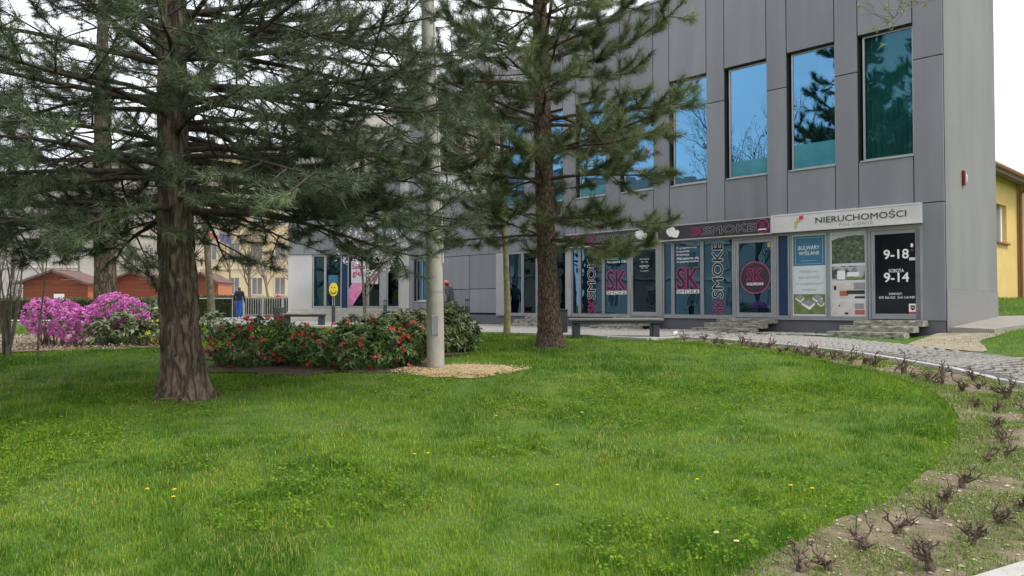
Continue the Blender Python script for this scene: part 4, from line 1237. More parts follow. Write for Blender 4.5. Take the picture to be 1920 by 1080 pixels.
# ================================================================== people
def person(name, base, hgt, yaw, label, top, legs, hair, stride=.14, bend=0.0, skin='skin', cap=None):
    """one continuous skinned body; facing +Y before yaw"""
    S = hgt/1.75
    J = {'pel':(0,0,.93),'wai':(0,.0,1.08),'che':(0,.03,1.30),'nk':(0,.04,1.47),'hd':(0,.06,1.58),'ht':(0,.06,1.70),
         'hl':(-.09,0,.90),'kl':(-.10,.03+stride*.6,.50),'al':(-.10,stride*.9-.03,.09),'tl':(-.10,stride*.9+.13,.03),
         'hr':(.09,0,.90),'kr':(.10,-.02-stride*.3,.50),'ar':(.10,-stride*1.2-.05,.12),'tr':(.10,-stride*1.2+.10,.04),
         'sl':(-.19,.02,1.40),'el':(-.25,-.04,1.14),'wl':(-.25,.06,.92),'fl':(-.24,.09,.82),
         'sr':(.19,.02,1.40),'er':(.25,.02,1.14),'wr':(.26,.12,.93),'fr':(.25,.15,.83)}
    if bend:
        for k in J:
            x, y, z = J[k]
            if z > 1.0:
                f = (z-1.0); J[k] = (x, y+f*math.sin(bend), 1.0+f*math.cos(bend))
    Rr = {'pel':(.155,.12),'wai':(.15,.115),'che':(.17,.125),'nk':(.06,.06),'hd':(.085,.10),'ht':(.07,.08),
          'hl':(.10,.10),'kl':(.068,.07),'al':(.05,.055),'tl':(.042,.03),'hr':(.10,.10),'kr':(.068,.07),'ar':(.05,.055),'tr':(.042,.03),
          'sl':(.085,.085),'el':(.06,.06),'wl':(.042,.042),'fl':(.036,.026),'sr':(.085,.085),'er':(.06,.06),'wr':(.042,.042),'fr':(.036,.026)}
    E = [('pel','wai'),('wai','che'),('che','nk'),('nk','hd'),('hd','ht'),('pel','hl'),('hl','kl'),('kl','al'),('al','tl'),('pel','hr'),('hr','kr'),('kr','ar'),('ar','tr'),
         ('che','sl'),('sl','el'),('el','wl'),('wl','fl'),('che','sr'),('sr','er'),('er','wr'),('wr','fr')]
    names = list(J)
    me = bpy.data.meshes.new(name+'_rig'); me.from_pydata([tuple(c*S for c in J[k]) for k in names], [(names.index(a), names.index(b)) for a, b in E], [])
    o = bpy.data.objects.new(name+'_rig', me); COL.objects.link(o)
    sk_ = o.modifiers.new('skin', 'SKIN'); sk_.use_smooth_shade = True
    for i, k in enumerate(names):
        v = me.skin_vertices[0].data[i]; v.radius = (Rr[k][0]*S, Rr[k][1]*S); v.use_root = (k == 'pel')
    o.modifiers.new('sub', 'SUBSURF').levels = 2
    dg = bpy.context.evaluated_depsgraph_get()
    bm_ = bpy.data.meshes.new_from_object(o.evaluated_get(dg)); bm_.name = name
    bpy.data.objects.remove(o, do_unlink=True)
    mats = [K[top], K[legs], K[skin], K[hair], K['text_black']]
    bm_.materials.clear()
    for m in mats: bm_.materials.append(m)
    hd = Vector(J['hd'])*S
    for p in bm_.polygons:
        c = p.center; ip = 0
        if c.z < .10*S: ip = 4
        elif c.z < .96*S and abs(c.x) < .19*S: ip = 1
        elif abs(c.x) > .2*S and c.z < .90*S: ip = 2
        elif (c-hd).length < .2*S and c.z > hd.z-.10*S:
            ip = 3 if (c.z > hd.z+.04*S or (c.y-hd.y) < .02*S) else 2
        p.material_index = ip
    bm_.polygons.foreach_set('use_smooth', [True]*len(bm_.polygons))
    ob = link(name, bm_, None); ob.location = base; ob.rotation_euler = (0,0,yaw)
    tag(ob, label, 'person')
    if cap:
        c = MB(); r0 = .105*S
        prof = [(r0*1.04, -.005), (r0*1.05, .03), (r0*.95, .07), (r0*.6, .105), (.001, .12)]
        c.tube([(0,0,z*S) for _, z in prof], [r for r, _ in prof], 16)
        cc = c.build('cap', K[cap], ob, loc=hd+Vector((0,0,.03*S)), smooth=True)
    return ob
pw = at(448, 597, 41.0)
person('person', (pw.x, 41.0, h1(pw.x, 41.0)+.03), 1.76, .15, 'person in navy jacket and bright blue trousers walking away', 'navy_cloth', 'blue_cloth', 'hair')
p2_ = at(846, 600, 27.0)
person('person', (p2_.x, 27.0, .83), 1.66, 1.2, 'person in dark jacket and coral cap behind the lamp post', 'grey_cloth', 'navy_cloth', 'hair', cap='orange_cloth', bend=.25)
p3_ = at(522, 560, 58.0)
person('person', (p3_.x, 58.0, .84), 1.72, 2.8, 'far person in a red top beyond the grey fence', 'red_cloth', 'navy_cloth', 'hair')

# ================================================================== background: sheds, hedges, fence, far buildings
def shed(px0, px1, py_ridge, py_eave, Y, depth, label, sign=False, side=True):
    x0, x1 = at(px0, 540, Y).x, at(px1, 540, Y).x
    w = x1-x0; gz = .83
    ze = at(0, py_eave, Y).z-gz; zr = at(0, py_ridge, Y).z-gz
    e = empty('market_shed', ((x0+x1)/2, Y, gz), math.radians(3), label, 'shed', 'rust red wooden market sheds')
    n = 10; ph = ze/n
    MB().box(-w/2+.02, w/2-.02, .035, depth, 0, ze).build('body', K['shed_wood'], e)
    for i in range(n):
        MB().box(-w/2, w/2, 0, .03, i*ph+.006, (i+1)*ph-.006).build('plank', K['shed_wood'], e)
    g = MB(); m = 4
    for i in range(m):
        za, zb = ze+(zr-ze)*i/m, ze+(zr-ze)*(i+1)/m-.008
        wa, wb = w/2*(1-i/m), w/2*(1-(i+1)/m)
        q = MB(); q.poly([(-wa,.0,za+.004),(wa,.0,za+.004),(wb,.0,zb),(-wb,.0,zb)]); q.poly([(-wb,.03,zb),(wb,.03,zb),(wa,.03,za+.004),(-wa,.03,za+.004)])
        q.build('gable_plank', K['shed_wood'], e)
    sl_ = math.hypot(w/2, zr-ze)
    for sx in (-1, 1):
        d = Vector((sx*w/2, 0, ze-zr)).normalized(); nn = Vector((-d.z*sx, 0, d.x*sx)) ; nn = nn if nn.z > 0 else -nn
        c = Vector((0, depth/2-.2, zr))+d*(sl_*.56)+nn*.05
        MB().obox(c, d*(sl_*.60), (0,depth/2+.35,0), nn*.035).build('roof_slope', K['shed_roof'], e)
        MB().obox(Vector((0,-.58,zr))+d*(sl_*.57)+nn*.0, d*(sl_*.60), (0,.02,0), nn*.075).build('barge_board', K['shed_roof'], e)
    if side:
        MB().box(w/2+.002, w/2+.05, -.02, depth, 0, ze).build('corner_board', K['shed_trim'], e)
    if sign:
        MB().box(-w*.02, w*.14, -.03, -.001, 1.05, 1.5).build('notice', K['text_white'], e)
    return e
shed(45, 163, 508, 530, 52, 3.2, 'rust red wooden shed with white notice behind the magenta azaleas', sign=True)
shed(207, 296, 510, 528, 55, 3.2, 'rust red wooden shed between the two dark pine trunks')
shed(352, 408, 512, 528, 57, 3.2, 'rust red wooden shed right of the big pine trunk')

def leaf_cloud(P, N, r, size, aspect=.45, tone=None, jitter=.7, fold=.18):
    """small folded leaves (two triangles pairs) at points P facing roughly N"""
    n = len(P)
    d = N + r.normal(0, jitter, (n,3)); d /= np.linalg.norm(d, axis=1)[:,None]
    t = np.cross(d, r.normal(0,1,(n,3))); t /= np.linalg.norm(t, axis=1)[:,None]
    b = np.cross(d, t)
    s = size*r.uniform(.7,1.25,n)[:,None]
    tip = P + t*s; mid = P + t*s*.5
    l = mid + b*s*aspect*.5 + d*s*fold; rr = mid - b*s*aspect*.5 + d*s*fold
    V = np.stack([P, l, tip, rr], 1).reshape(-1,3)
    k = np.arange(n)[:,None]*4
    F = np.concatenate([k+np.array([[0,3,2]]), k+np.array([[0,2,1]])], 0)
    T = np.repeat(tone if tone is not None else r.uniform(0,1,n), 4)
    return V, F, T

def hedge(name, px0, px1, Y, thick, hgt, label, n, top_light=True, seed=1):
    x0, x1 = at(px0, 560, Y).x, at(px1, 560, Y).x
    gz = .83; r = np.random.RandomState(seed)
    e = empty(name, ((x0+x1)/2, Y, gz), 0, label, 'hedge', 'clipped hedges round the square')
    w = x1-x0
    MB().box(-w/2+.06, w/2-.06, -thick/2+.06, thick/2-.06, 0, hgt-.07).build('core', K['hedge_core'], e)
    nt = n//3; nf = n-nt
    Pf = np.stack([r.uniform(-w/2,w/2,nf), np.full(nf,-thick/2)+r.normal(0,.03,nf), r.uniform(0,hgt,nf)],1); Nf = np.tile([0,-1,.3],(nf,1))
    Pt = np.stack([r.uniform(-w/2,w/2,nt), r.uniform(-thick/2,thick/2,nt), hgt+r.normal(0,.035,nt)],1); Nt = np.tile([0,0,1.],(nt,1))
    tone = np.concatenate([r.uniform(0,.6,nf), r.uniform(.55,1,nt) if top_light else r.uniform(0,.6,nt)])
    V, F, T = leaf_cloud(np.concatenate([Pf,Pt]), np.concatenate([Nf,Nt]), r, .075, .6, tone)
    o = link('foliage', mesh_np('foliage', V, F, attrs={'tone': T}), K['hedge_leaf'], e); o['kind'] = 'stuff'
hedge('hedge', -160, 300, 37, 1.1, 1.02, 'long clipped hedge behind the magenta azaleas', 9000, seed=2)
hedge('hedge', 366, 441, 43.5, 1.2, 1.22, 'clipped hedge beside the person in blue trousers', 5000, seed=3)
hedge('hedge', 450, 560, 47, 1.0, 1.15, 'clipped hedge behind the grey fence', 4500, seed=4)

fx0, fx1 = at(457,590,43).x, at(541,590,43).x
FEN = empty('fence', (fx0, 43, .83), 0, 'low grey metal bar fence left of the white wing wall', 'fence')
fwid = fx1-fx0
for x in (0, fwid*.42, fwid*.86): MB().box(x-.045, x+.045, -.045, .045, 0, 1.22).build('post', K['fence'], FEN)
for z in (.12, 1.12): MB().box(0, fwid, -.02, .02, z, z+.05).build('rail', K['fence'], FEN)
bmn = MB().box(-.013, .013, -.013, .013, .17, 1.12).mesh('bar')
nb = 19
for i in range(1, nb):
    link('bar', bmn, K['fence'] if i == 1 else None, FEN, (fwid*i/nb, 0, 0))
lr = at(370, 590, 42.6)
RL = empty('railing', (lr.x, 42.6, .83), 0, 'thin grey tube railing in front of the clipped hedge', 'railing')
MB().tube([(0,0,0),(0,0,1.1),(2.0,0,1.1),(2.0,0,0)], .025, 8).build('tube', K['fence'], RL)

# far buildings
def facade_building(name, px0, px1, py_top, Y, depth, wall, label, rows, colsn, win=(1.0,1.7), trim=True, roof=None, ground_h=4.0, first=0.0, arch=None, place=None):
    x0, x1 = at(px0, 540, Y).x, at(px1, 540, Y).x; w = x1-x0; gz = .8
    ht = at(0, py_top, Y).z-gz
    e = empty(name, ((x0+x1)/2, Y, gz), 0, label, 'building', 'old town houses round the square')
    if place:
        (px_, py_, rz_, w, ht) = place; e.location = (px_, py_, -.4); e.rotation_euler = (0,0,rz_)
    MB().box(-w/2, w/2, 0, depth, 0, ht).build('wall', wall, e)
    rh = (ht-1.2-ground_h*.2)/rows
    for r_ in range(rows):
        for c_ in range(colsn):
            cx = -w/2+w*(c_+.5)/colsn; z0 = 1.0+rh*r_+rh*.25
            wh = min(win[1], rh*.62)
            f = MB().box(cx-win[0]/2-.12, cx+win[0]/2+.12, -.06, .02, z0-.12, z0+wh+.14).build('window', K['far_trim'], e)
            MB().box(cx-win[0]/2, cx-.04, -.075, -.062, z0, z0+wh).box(cx+.04, cx+win[0]/2, -.075, -.062, z0, z0+wh).build('pane', K['far_glass'], f)
        if trim:
            MB().box(-w/2-.05, w/2+.05, -.12, 0.0-.001, 1.0+rh*(r_+1)-.12, 1.0+rh*(r_+1)+.1).build('string_course', K['far_trim'], e)
    MB().box(-w/2-.2, w/2+.2, -.35, -.002, ht-.35, ht).build('cornice', K['far_trim'], e)
    rr = MB(); rr.poly([(-w/2-.3,-.4,ht),(w/2+.3,-.4,ht),(w/2+.3,depth/2,ht+2.6),(-w/2-.3,depth/2,ht+2.6)]); rr.poly([(w/2+.3,depth+.4,ht),(-w/2-.3,depth+.4,ht),(-w/2-.3,depth/2,ht+2.6),(w/2+.3,depth/2,ht+2.6)])
    rr.poly([(-w/2-.3,-.4,ht),(-w/2-.3,depth/2,ht+2.6),(-w/2-.3,depth+.4,ht)]); rr.poly([(w/2+.3,-.4,ht),(w/2+.3,depth+.4,ht),(w/2+.3,depth/2,ht+2.6)])
    rr.build('roof', K['roof_far'], e)
    if arch:
        ax = arch*w-w/2; q = MB(); pts = [(ax-.9,-.08,0),(ax+.9,-.08,0)]+[(ax+.9*math.cos(a),-.08,2.6+.9*math.sin(a)) for a in np.linspace(0,math.pi,12)]
        q.poly(pts); q.build('arched_door', K['far_glass'], e)
    return e
facade_building('ochre_town_house', 375, 590, 292, 78, 12, K['ochre_far'], 'ochre yellow town house with flags behind the square', 4, 5, arch=.16)
facade_building('beige_town_house', 150, 372, 300, 98, 12, K['far_beige'], 'pale beige town house glimpsed left of the big pine trunk', 4, 6)
facade_building('grey_town_house', -140, 148, 350, 92, 12, K['far_grey'], 'grey town house glimpsed behind the left pine branches', 3, 6)
# the sides of the square that only the shop windows mirror
facade_building('grey_town_house', 0, 1, 0, 50, 10, K['far_grey'], 'grey town house left of the park mirrored in the shop windows', 3, 9, place=(-44, 2, math.radians(90), 34, 12.5))
facade_building('beige_town_house', 0, 1, 0, 50, 10, K['far_beige'], 'beige town house left of the park mirrored in the shop windows', 3, 8, place=(-46, 37, math.radians(90), 32, 13.5))
facade_building('ochre_town_house', 0, 1, 0, 50, 10, K['ochre_far'], 'ochre town house behind the viewer mirrored in the salon doors', 3, 12, place=(-8, -38, math.radians(180), 50, 12))
def flag(px, py, Y, m1, m2, label):
    p = at(px, py, Y)
    e = empty('flag', (p.x, Y, p.z), 0, label, 'flag', 'flags on the ochre house')
    MB().tube([(0,.7,-.9),(0,-.3,.9)], .03, 6).build('pole', K['text_white'], e)
    for k, m_ in ((0, m1), (1, m2)):
        V, F = [], []
        for i in range(9):
            t = i/8
            for j in range(3):
                s_ = (j/2+k)*.5
                V.append((.05+t*1.1+s_*.15, -.3-.1*math.sin(t*5+s_), .85-s_*.9-t*.45))
        for i in range(8):
            for j in range(2): a = i*3+j; F.append((a, a+3, a+4, a+1))
        me = bpy.data.meshes.new('cloth'); me.from_pydata(V, [], F); link('cloth', me, m_, e)
flag(388, 441, 74, K['flag_white'], K['flag_red'], 'white and red flag on the ochre house')
flag(412, 452, 74, K['flag_blue'], K['flag_blue'], 'blue flag on the ochre house')

# ================================================================== trees
def unit(v): return v/np.linalg.norm(v)
def rot_about(v, axis, a):
    axis = unit(axis); return v*math.cos(a)+np.cross(axis, v)*math.sin(a)+axis*np.dot(axis, v)*(1-math.cos(a))
UPV = np.array([0,0,1.])
class TubeSet:
    """many thin tubes merged into one mesh, numpy based"""
    def __init__(self): self.V = []; self.F = []; self.n = 0
    def add(self, P, R, k=5):
        P = np.asarray(P); m = len(P)
        T = np.gradient(P, axis=0); T /= (np.linalg.norm(T, axis=1)[:,None]+1e-9)
        ref = np.array([.31,.77,.55]) if abs(T[0] @ np.array([.31,.77,.55])) < .85 else np.array([1.,0,0])
        A = np.cross(T, ref); A /= (np.linalg.norm(A, axis=1)[:,None]+1e-9); B = np.cross(T, A)
        th = np.arange(k)*2*math.pi/k
        ring = P[:,None,:]+(A[:,None,:]*np.cos(th)[None,:,None]+B[:,None,:]*np.sin(th)[None,:,None])*np.asarray(R)[:,None,None]
        self.V.append(ring.reshape(-1,3))
        i, j = np.meshgrid(np.arange(m-1), np.arange(k), indexing='ij'); j2 = (j+1) % k
        self.F.append(np.stack([i*k+j, i*k+j2, (i+1)*k+j2, (i+1)*k+j], -1).reshape(-1,4)+self.n)
        self.n += m*k
    def mesh(self, name): return mesh_np(name, np.concatenate(self.V), np.concatenate(self.F), smooth=True)

def trunk_mesh(name, path, rad, nth=64, nz=150, amp=.02, flare=.5, seed=0, bark_scale=(9,2.4)):
    path = np.array([tuple(p) for p in path]); rad = np.array(rad)
    s = np.concatenate([[0], np.cumsum(np.linalg.norm(np.diff(path, axis=0), axis=1))])
    q = np.concatenate([np.linspace(0, min(2.6, s[-1]), int(nz*.7)), np.linspace(min(2.6, s[-1]), s[-1], nz-int(nz*.7)+1)[1:]])
    P = np.stack([np.interp(q, s, path[:,i]) for i in range(3)], 1); R = np.interp(q, s, rad)
    V = np.empty((len(q), nth, 3))
    th = np.arange(nth)*2*math.pi/nth
    for i in range(len(q)):
        z = q[i]
        for j in range(nth):
            c, sn = math.cos(th[j]), math.sin(th[j])
            v = Vector((c*bark_scale[0]*R[0]+seed, sn*bark_scale[0]*R[0], z*bark_scale[1]))
            n1 = abs(mnoise.noise(v*1.3)); n2 = mnoise.noise(v*3.1)
            n3 = mnoise.noise(Vector((c*1.4+seed, sn*1.4, 0)))
            fl = flare*math.exp(-z/.17)*(.30+1.1*max(0, n3+.25)) + .12*math.exp(-z/.8)
            r = R[i]*(1+fl)+amp*(min(n1*3.2,1)-.6)+amp*.35*n2
            V[i,j] = (P[i,0]+c*r, P[i,1]+sn*r, P[i,2])
    i, j = np.meshgrid(np.arange(len(q)-1), np.arange(nth), indexing='ij'); j2 = (j+1) % nth
    F = np.stack([i*nth+j, i*nth+j2, (i+1)*nth+j2, (i+1)*nth+j], -1).reshape(-1,4)
    return mesh_np(name, V.reshape(-1,3), F, smooth=True)

def needles(tufts, r, length, per, width, spread=(20,80), fan=.16, droop=.0):
    """tufts: (n,6) tip position and direction, optional tone -> triangle needles"""
    n = len(tufts)
    P = np.repeat(tufts[:,:3], per, 0); D = np.repeat(tufts[:,3:6], per, 0); T0 = np.repeat(tufts[:,6], per)
    m = len(P)
    rnd = r.normal(0,1,(m,3)); rad = rnd-D*np.sum(rnd*D,1)[:,None]; rad /= np.linalg.norm(rad,axis=1)[:,None]
    a = np.radians(r.uniform(*spread, m))
    d = D*np.cos(a)[:,None]+rad*np.sin(a)[:,None]; d[:,2] -= droop; d /= np.linalg.norm(d,axis=1)[:,None]
    base = P-D*(r.uniform(0,1,m)*fan)[:,None]
    L_ = length*r.uniform(.65,1.1,m)
    w = np.cross(d, r.normal(0,1,(m,3))); w /= np.linalg.norm(w,axis=1)[:,None]
    hw = width*.5*w
    tip = base+d*L_[:,None]
    V = np.stack([base-hw, base+hw, tip],1).reshape(-1,3)
    F = np.arange(3*m).reshape(-1,3)
    T = np.repeat(np.clip(T0+r.normal(0,.13,m),0,1),3)
    return V, F, T

def pine_tree(name, base, trunk_pts, trunk_r, whorls, label, bark, branch_m, needle_m, seed, needle_len, per, nw, amp, flare, bark_scale=(9,2.4),
              sec=10, twig=4, dead=0.0, tuft_gap=.13, extra=None, spread=(18,82), fan=.16, droop=0.0):
    rs = np.random.RandomState(seed)
    e = empty(name, base, 0, label, 'tree', 'pine trees on the lawn')
    b0 = np.array(base)
    tr = trunk_mesh('trunk', [np.array(p)-b0 for p in trunk_pts], trunk_r, amp=amp, flare=flare, seed=seed, bark_scale=bark_scale)
    link('trunk', tr, bark, e)
    tp = np.array([tuple(p) for p in trunk_pts])-b0; tz = tp[:,2]
    tufts = []; deadt = []
    def curve(p0, d0, L_, n, bendz, wander, upturn):
        P = [p0]; d = unit(d0); st = L_/n
        for i in range(n):
            t = i/n
            d = d+np.array([rs.normal(0,wander), rs.normal(0,wander), rs.normal(0,wander*.6)+bendz/n+upturn*(t**3)*3/n])
            d = unit(d); P.append(P[-1]+d*st)
        return np.array(P)
    brs = []
    for w in whorls:
        brs.append(w)
    for (z, az, L_, el, bendz, up) in brs:
        c = np.array([np.interp(z, tz, tp[:,0]), np.interp(z, tz, tp[:,1]), z])
        d0 = np.array([math.cos(az)*math.cos(el), math.sin(az)*math.cos(el), math.sin(el)])
        ts = TubeSet()
        P = curve(c, d0, L_, 12, bendz, .05, up)
        r0 = .012+.0098*L_
        rr = np.linspace(r0, .006, len(P))
        ts.add(P, rr, 7)
        # cumulative
        nsec = max(4, int(sec*L_/3))
        for q in range(nsec):
            t = .22+.78*(q+rs.uniform(0,1))/nsec
            f = t*(len(P)-1); i = min(int(f), len(P)-2); p = P[i]+(P[i+1]-P[i])*(f-i); tg = unit(P[i+1]-P[i])
            sgn = 1 if q % 2 else -1
            d = rot_about(tg, UPV, sgn*math.radians(rs.uniform(28,68)))
            d = d+np.array([0,0,rs.uniform(-.55,.50)])
            Ls = L_*.42*(1.12-t*.75)*rs.uniform(.6,1.25)
            S = curve(p, d, Ls, 7, rs.uniform(-.25,.25), .09, .5)
            ts.add(S, np.linspace(.010+.004*Ls, .004, len(S)), 5)
            ntw = max(2, int(twig*Ls/.7))
            for w_ in range(ntw):
                u = .25+.72*(w_+rs.uniform(0,1))/ntw
                f = u*(len(S)-1); i = min(int(f), len(S)-2); p2 = S[i]+(S[i+1]-S[i])*(f-i); tg2 = unit(S[i+1]-S[i])
                d2 = rot_about(tg2, UPV, (1 if w_ % 2 else -1)*math.radians(rs.uniform(25,65)))+np.array([0,0,rs.uniform(-.1,.55)])
                Lt = rs.uniform(.12,.36)
                Tw = curve(p2, d2, Lt, 4, .1, .10, .6)
                ts.add(Tw, np.linspace(.006,.0035,len(Tw)), 4)
                dd = unit(Tw[-1]-Tw[-2])
                inner = (t < .42 and u < .6)
                if rs.rand() < (.40 if inner else .95):
                    tn = np.clip(rs.normal(.42,.22),0,1)
                    (deadt if rs.rand() < dead else tufts).append((*Tw[-1], *dd, tn))
                    if rs.rand() < .55: tufts.append((*Tw[-2], *unit(Tw[-2]-Tw[-3]), np.clip(tn-.1,0,1)))
            dd = unit(S[-1]-S[-2]); tn = np.clip(rs.normal(.5,.2),0,1)
            tufts.append((*S[-1], *dd, tn)); tufts.append((*S[-2], *unit(S[-2]-S[-3]), tn))
        for i in (-1,-2,-3):
            tufts.append((*P[i], *unit(P[i]-P[i-1]), .5))
        # short dead spurs on the inner branch
        for q in range(int(5*L_)):
            t = rs.uniform(.06,.6); f = t*(len(P)-1); i = int(f); p = P[i]+(P[i+1]-P[i])*(f-i)
            d = rs.normal(0,1,3); Ls = rs.uniform(.1,.45)
            Q = curve(p, d, Ls, 4, -.2, .2, 0); ts.add(Q, np.linspace(.005,.0025,len(Q)), 3)
        link('branch', ts.mesh('branch'), branch_m, e)
    tufts = np.array(tufts)
    V, F, T = needles(tufts, rs, needle_len, per, nw, spread, fan, droop)
    o = link('crown', mesh_np('crown', V, F, attrs={'tone': T}), needle_m, e); o['kind'] = 'stuff'
    if deadt:
        V, F, T = needles(np.array(deadt), rs, needle_len, per, nw, (20,100), droop=.4)
        o = link('dead_needles', mesh_np('dead_needles', V, F, attrs={'tone': T}), K['needle_dead'], e); o['kind'] = 'stuff'
    return e, len(tufts)

# left pine
lb = G(351, 746); LYp = lb.y
ltr = [at(px, py, LYp) for px, py in ((350,752),(345,700),(340,650),(336,560),(330,450),(327,370),(324,200),(322,0),(320,-350),(320,-1250))]
ltr = [p-Vector((0,0,.0)) for p in ltr]
ltr[0].z = lb.z-.05
def wpx(px, Y): return px*Y/FPX/2
lrad = [wpx(76,LYp), wpx(69,LYp), wpx(67,LYp), wpx(65,LYp), wpx(60,LYp), wpx(56,LYp), wpx(52,LYp), wpx(42,LYp), wpx(34,LYp), wpx(8,LYp)]
rs = np.random.RandomState(21)
wh = []
def z_at(py, Y): return at(960, py, Y).z
zz0 = [z_at(p, LYp)-lb.z for p in (385, 348, 308, 265, 220, 175, 125, 75, 20, -50, -130, -220, -320, -430, -550, -680, -820, -980, -1120)]
for i, z in enumerate(zz0):
    nb_ = 6 if i < 9 else 5
    a0 = rs.uniform(0, 6.28)
    for k in range(nb_):
        az = a0+k*2*math.pi/nb_+rs.uniform(-.3,.3)
        L_ = (3.5 if i < 10 else 3.5-.33*(i-9))*rs.uniform(.78,1.12)
        # branches pointing straight at the camera side stay shorter
        if math.sin(az) < -.55: L_ *= .85
        if i == 0: L_ *= .9
        el = math.radians(rs.uniform(2,16)+ (1.6*i if i > 3 else -3))
        wh.append((z+rs.uniform(-.12,.12), az, L_, el, rs.uniform(-.62,-.38) if i < 6 else rs.uniform(-.35,-.1), rs.uniform(.45,.8)))
# long low limbs to the right and left, as in the photograph
for (py, az, L_, el, bz, up) in ((352, -.12, 3.7, .05, -.48, .5), (300, .20, 3.9, .02, -.50, .55), (330, .52, 3.5, .06, -.42, .5), (366, 3.02, 3.2, -.04, -.30, .5), (330, 3.45, 3.4, .10, -.42, .5), (388, 2.6, 3.3, .0, -.3, .5), (392, 3.3, 3.2, -.02, -.34, .5), (396, 3.7, 3.0, .0, -.3, .5), (380, 2.9, 3.9, .04, -.42, .5), (375, 2.2, 3.4, .0, -.35, .5), (370, .9, 3.2, .02, -.42, .5), (360, 1.4, 3.4, .0, -.4, .5), (285, -.35, 3.2, .05, -.4, .6), (240, .35, 3.9, .12, -.5, .6), (200, -.05, 3.9, .16, -.55, .6), (160, .25, 3.8, .14, -.5, .6), (110, -.3, 3.6, .16, -.5, .6), (60, .1, 3.8, .16, -.5, .6), (20, .45, 3.6, .15, -.5, .6), (180, .7, 3.6, .1, -.5, .6), (90, .6, 3.6, .1, -.5, .6)):
    wh.append((z_at(py, LYp)-lb.z, az, L_, el, bz, up))
_, nt_ = pine_tree('pine_tree', tuple(lb), ltr, lrad, wh, 'large dark pine with thick grey fissured trunk on the lawn', K['bark_left'], K['branch'], K['needle_l'], 5,
          .150, 52, .0064, .036, .60, sec=10, twig=4, fan=.24, droop=.12)

# right pine
rb = G(1033, 651); RY = rb.y
rtr = [at(px, py, RY) for px, py in ((1033,656),(1031,630),(1029,580),(1026,500),(1022,400),(1019,300),(1017,200),(1014,80),(1010,-60),(1004,-280),(1000,-430))]
rtr[0].z = rb.z-.05
rrad = [wpx(46,RY), wpx(43,RY), wpx(40,RY), wpx(36,RY), wpx(33,RY), wpx(34,RY), wpx(31,RY), wpx(28,RY), wpx(23,RY), wpx(15,RY), wpx(8,RY)]
rs = np.random.RandomState(33)
wh = []
for i, py in enumerate((455, 405, 350, 290, 225, 160, 90, 20, -60, -150, -240, -330)):
    nb_ = 7 if i in (2,3,4,5,6,7) else 5
    a0 = rs.uniform(0, 6.28); z = z_at(py, RY)-rb.z
    for k in range(nb_):
        az = a0+k*2*math.pi/nb_+rs.uniform(-.35,.35)
        L_ = (3.0 if i < 7 else 3.0-.38*(i-6))*rs.uniform(.72,1.1)
        if i == 0: L_ *= .70
        if i in (1, 2): L_ *= .80
        el = math.radians(rs.uniform(-4,16)+(1.8*i if i > 3 else 0))
        wh.append((z+rs.uniform(-.15,.15), az, L_, el, rs.uniform(-.45,-.15) if i < 6 else rs.uniform(-.2,.05), rs.uniform(.6,1.0)))
pine_tree('pine_tree', tuple(rb), rtr, rrad, wh, 'slimmer pine with red brown trunk and olive needles before the shops', K['bark_right'], K['branch_r'], K['needle_r'], 9,
          .215, 92, .0074, .016, .55, bark_scale=(12,3.2), sec=11, twig=3, dead=.03, spread=(14,66), fan=.34, droop=.15)

# third pine further back, mostly its trunk shows
tb = at(200, 590, 24.0); tb.z = h1(tb.x, 24.0)
ttr = [at(px, py, 24.0) for px, py in ((202,600),(199,560),(197,500),(194,420),(192,330),(192,200),(192,60),(192,-60))]
ttr[0].z = tb.z-.05
rs = np.random.RandomState(41); wh = []
for i, py in enumerate((440, 385, 330, 270, 200, 130, 60, 0)):
    a0 = rs.uniform(0, 6.28)
    for k in range(5):
        wh.append((z_at(py,24.0)-tb.z+rs.uniform(-.2,.2), a0+k*1.257+rs.uniform(-.3,.3), (3.6-.22*i)*rs.uniform(.7,1.1), math.radians(rs.uniform(-5,14)), rs.uniform(-.4,-.1), .6))
pine_tree('pine_tree', tuple(tb), ttr, [wpx(40,24)]*2+[wpx(36,24), wpx(34,24), wpx(31,24), wpx(26,24), wpx(18,24), wpx(9,24)], wh, 'dark pine standing further back behind the magenta azaleas', K['bark_left'], K['branch'], K['needle_l'], 15,
          .17, 30, .013, .02, .3, sec=6, twig=3, fan=.25)

# fourth pine, left of the frame; the office windows mirror it
fb = Vector((-10.4, 9.2, h1(-10.4, 9.2)))
rs = np.random.RandomState(55); wh = []
for i in range(13):
    a0 = rs.uniform(0, 6.28)
    for k in range(6):
        wh.append((2.6+i*.92+rs.uniform(-.2,.2), a0+k*1.05+rs.uniform(-.3,.3), (3.5 if i < 7 else 3.5-.42*(i-6))*rs.uniform(.75,1.1), math.radians(rs.uniform(-4,14)), rs.uniform(-.4,-.1), .6))
pine_tree('pine_tree', tuple(fb), [fb+Vector((0,0,z)) for z in (-.05,.4,2,5,9,13,15.5)], [.27,.25,.23,.2,.15,.08,.03], wh, 'tall pine left of the lawn, mirrored in the right hand office windows', K['bark_left'], K['branch'], K['needle_l'], 25,
          .19, 40, .018, .02, .3, sec=9, twig=3, fan=.30)

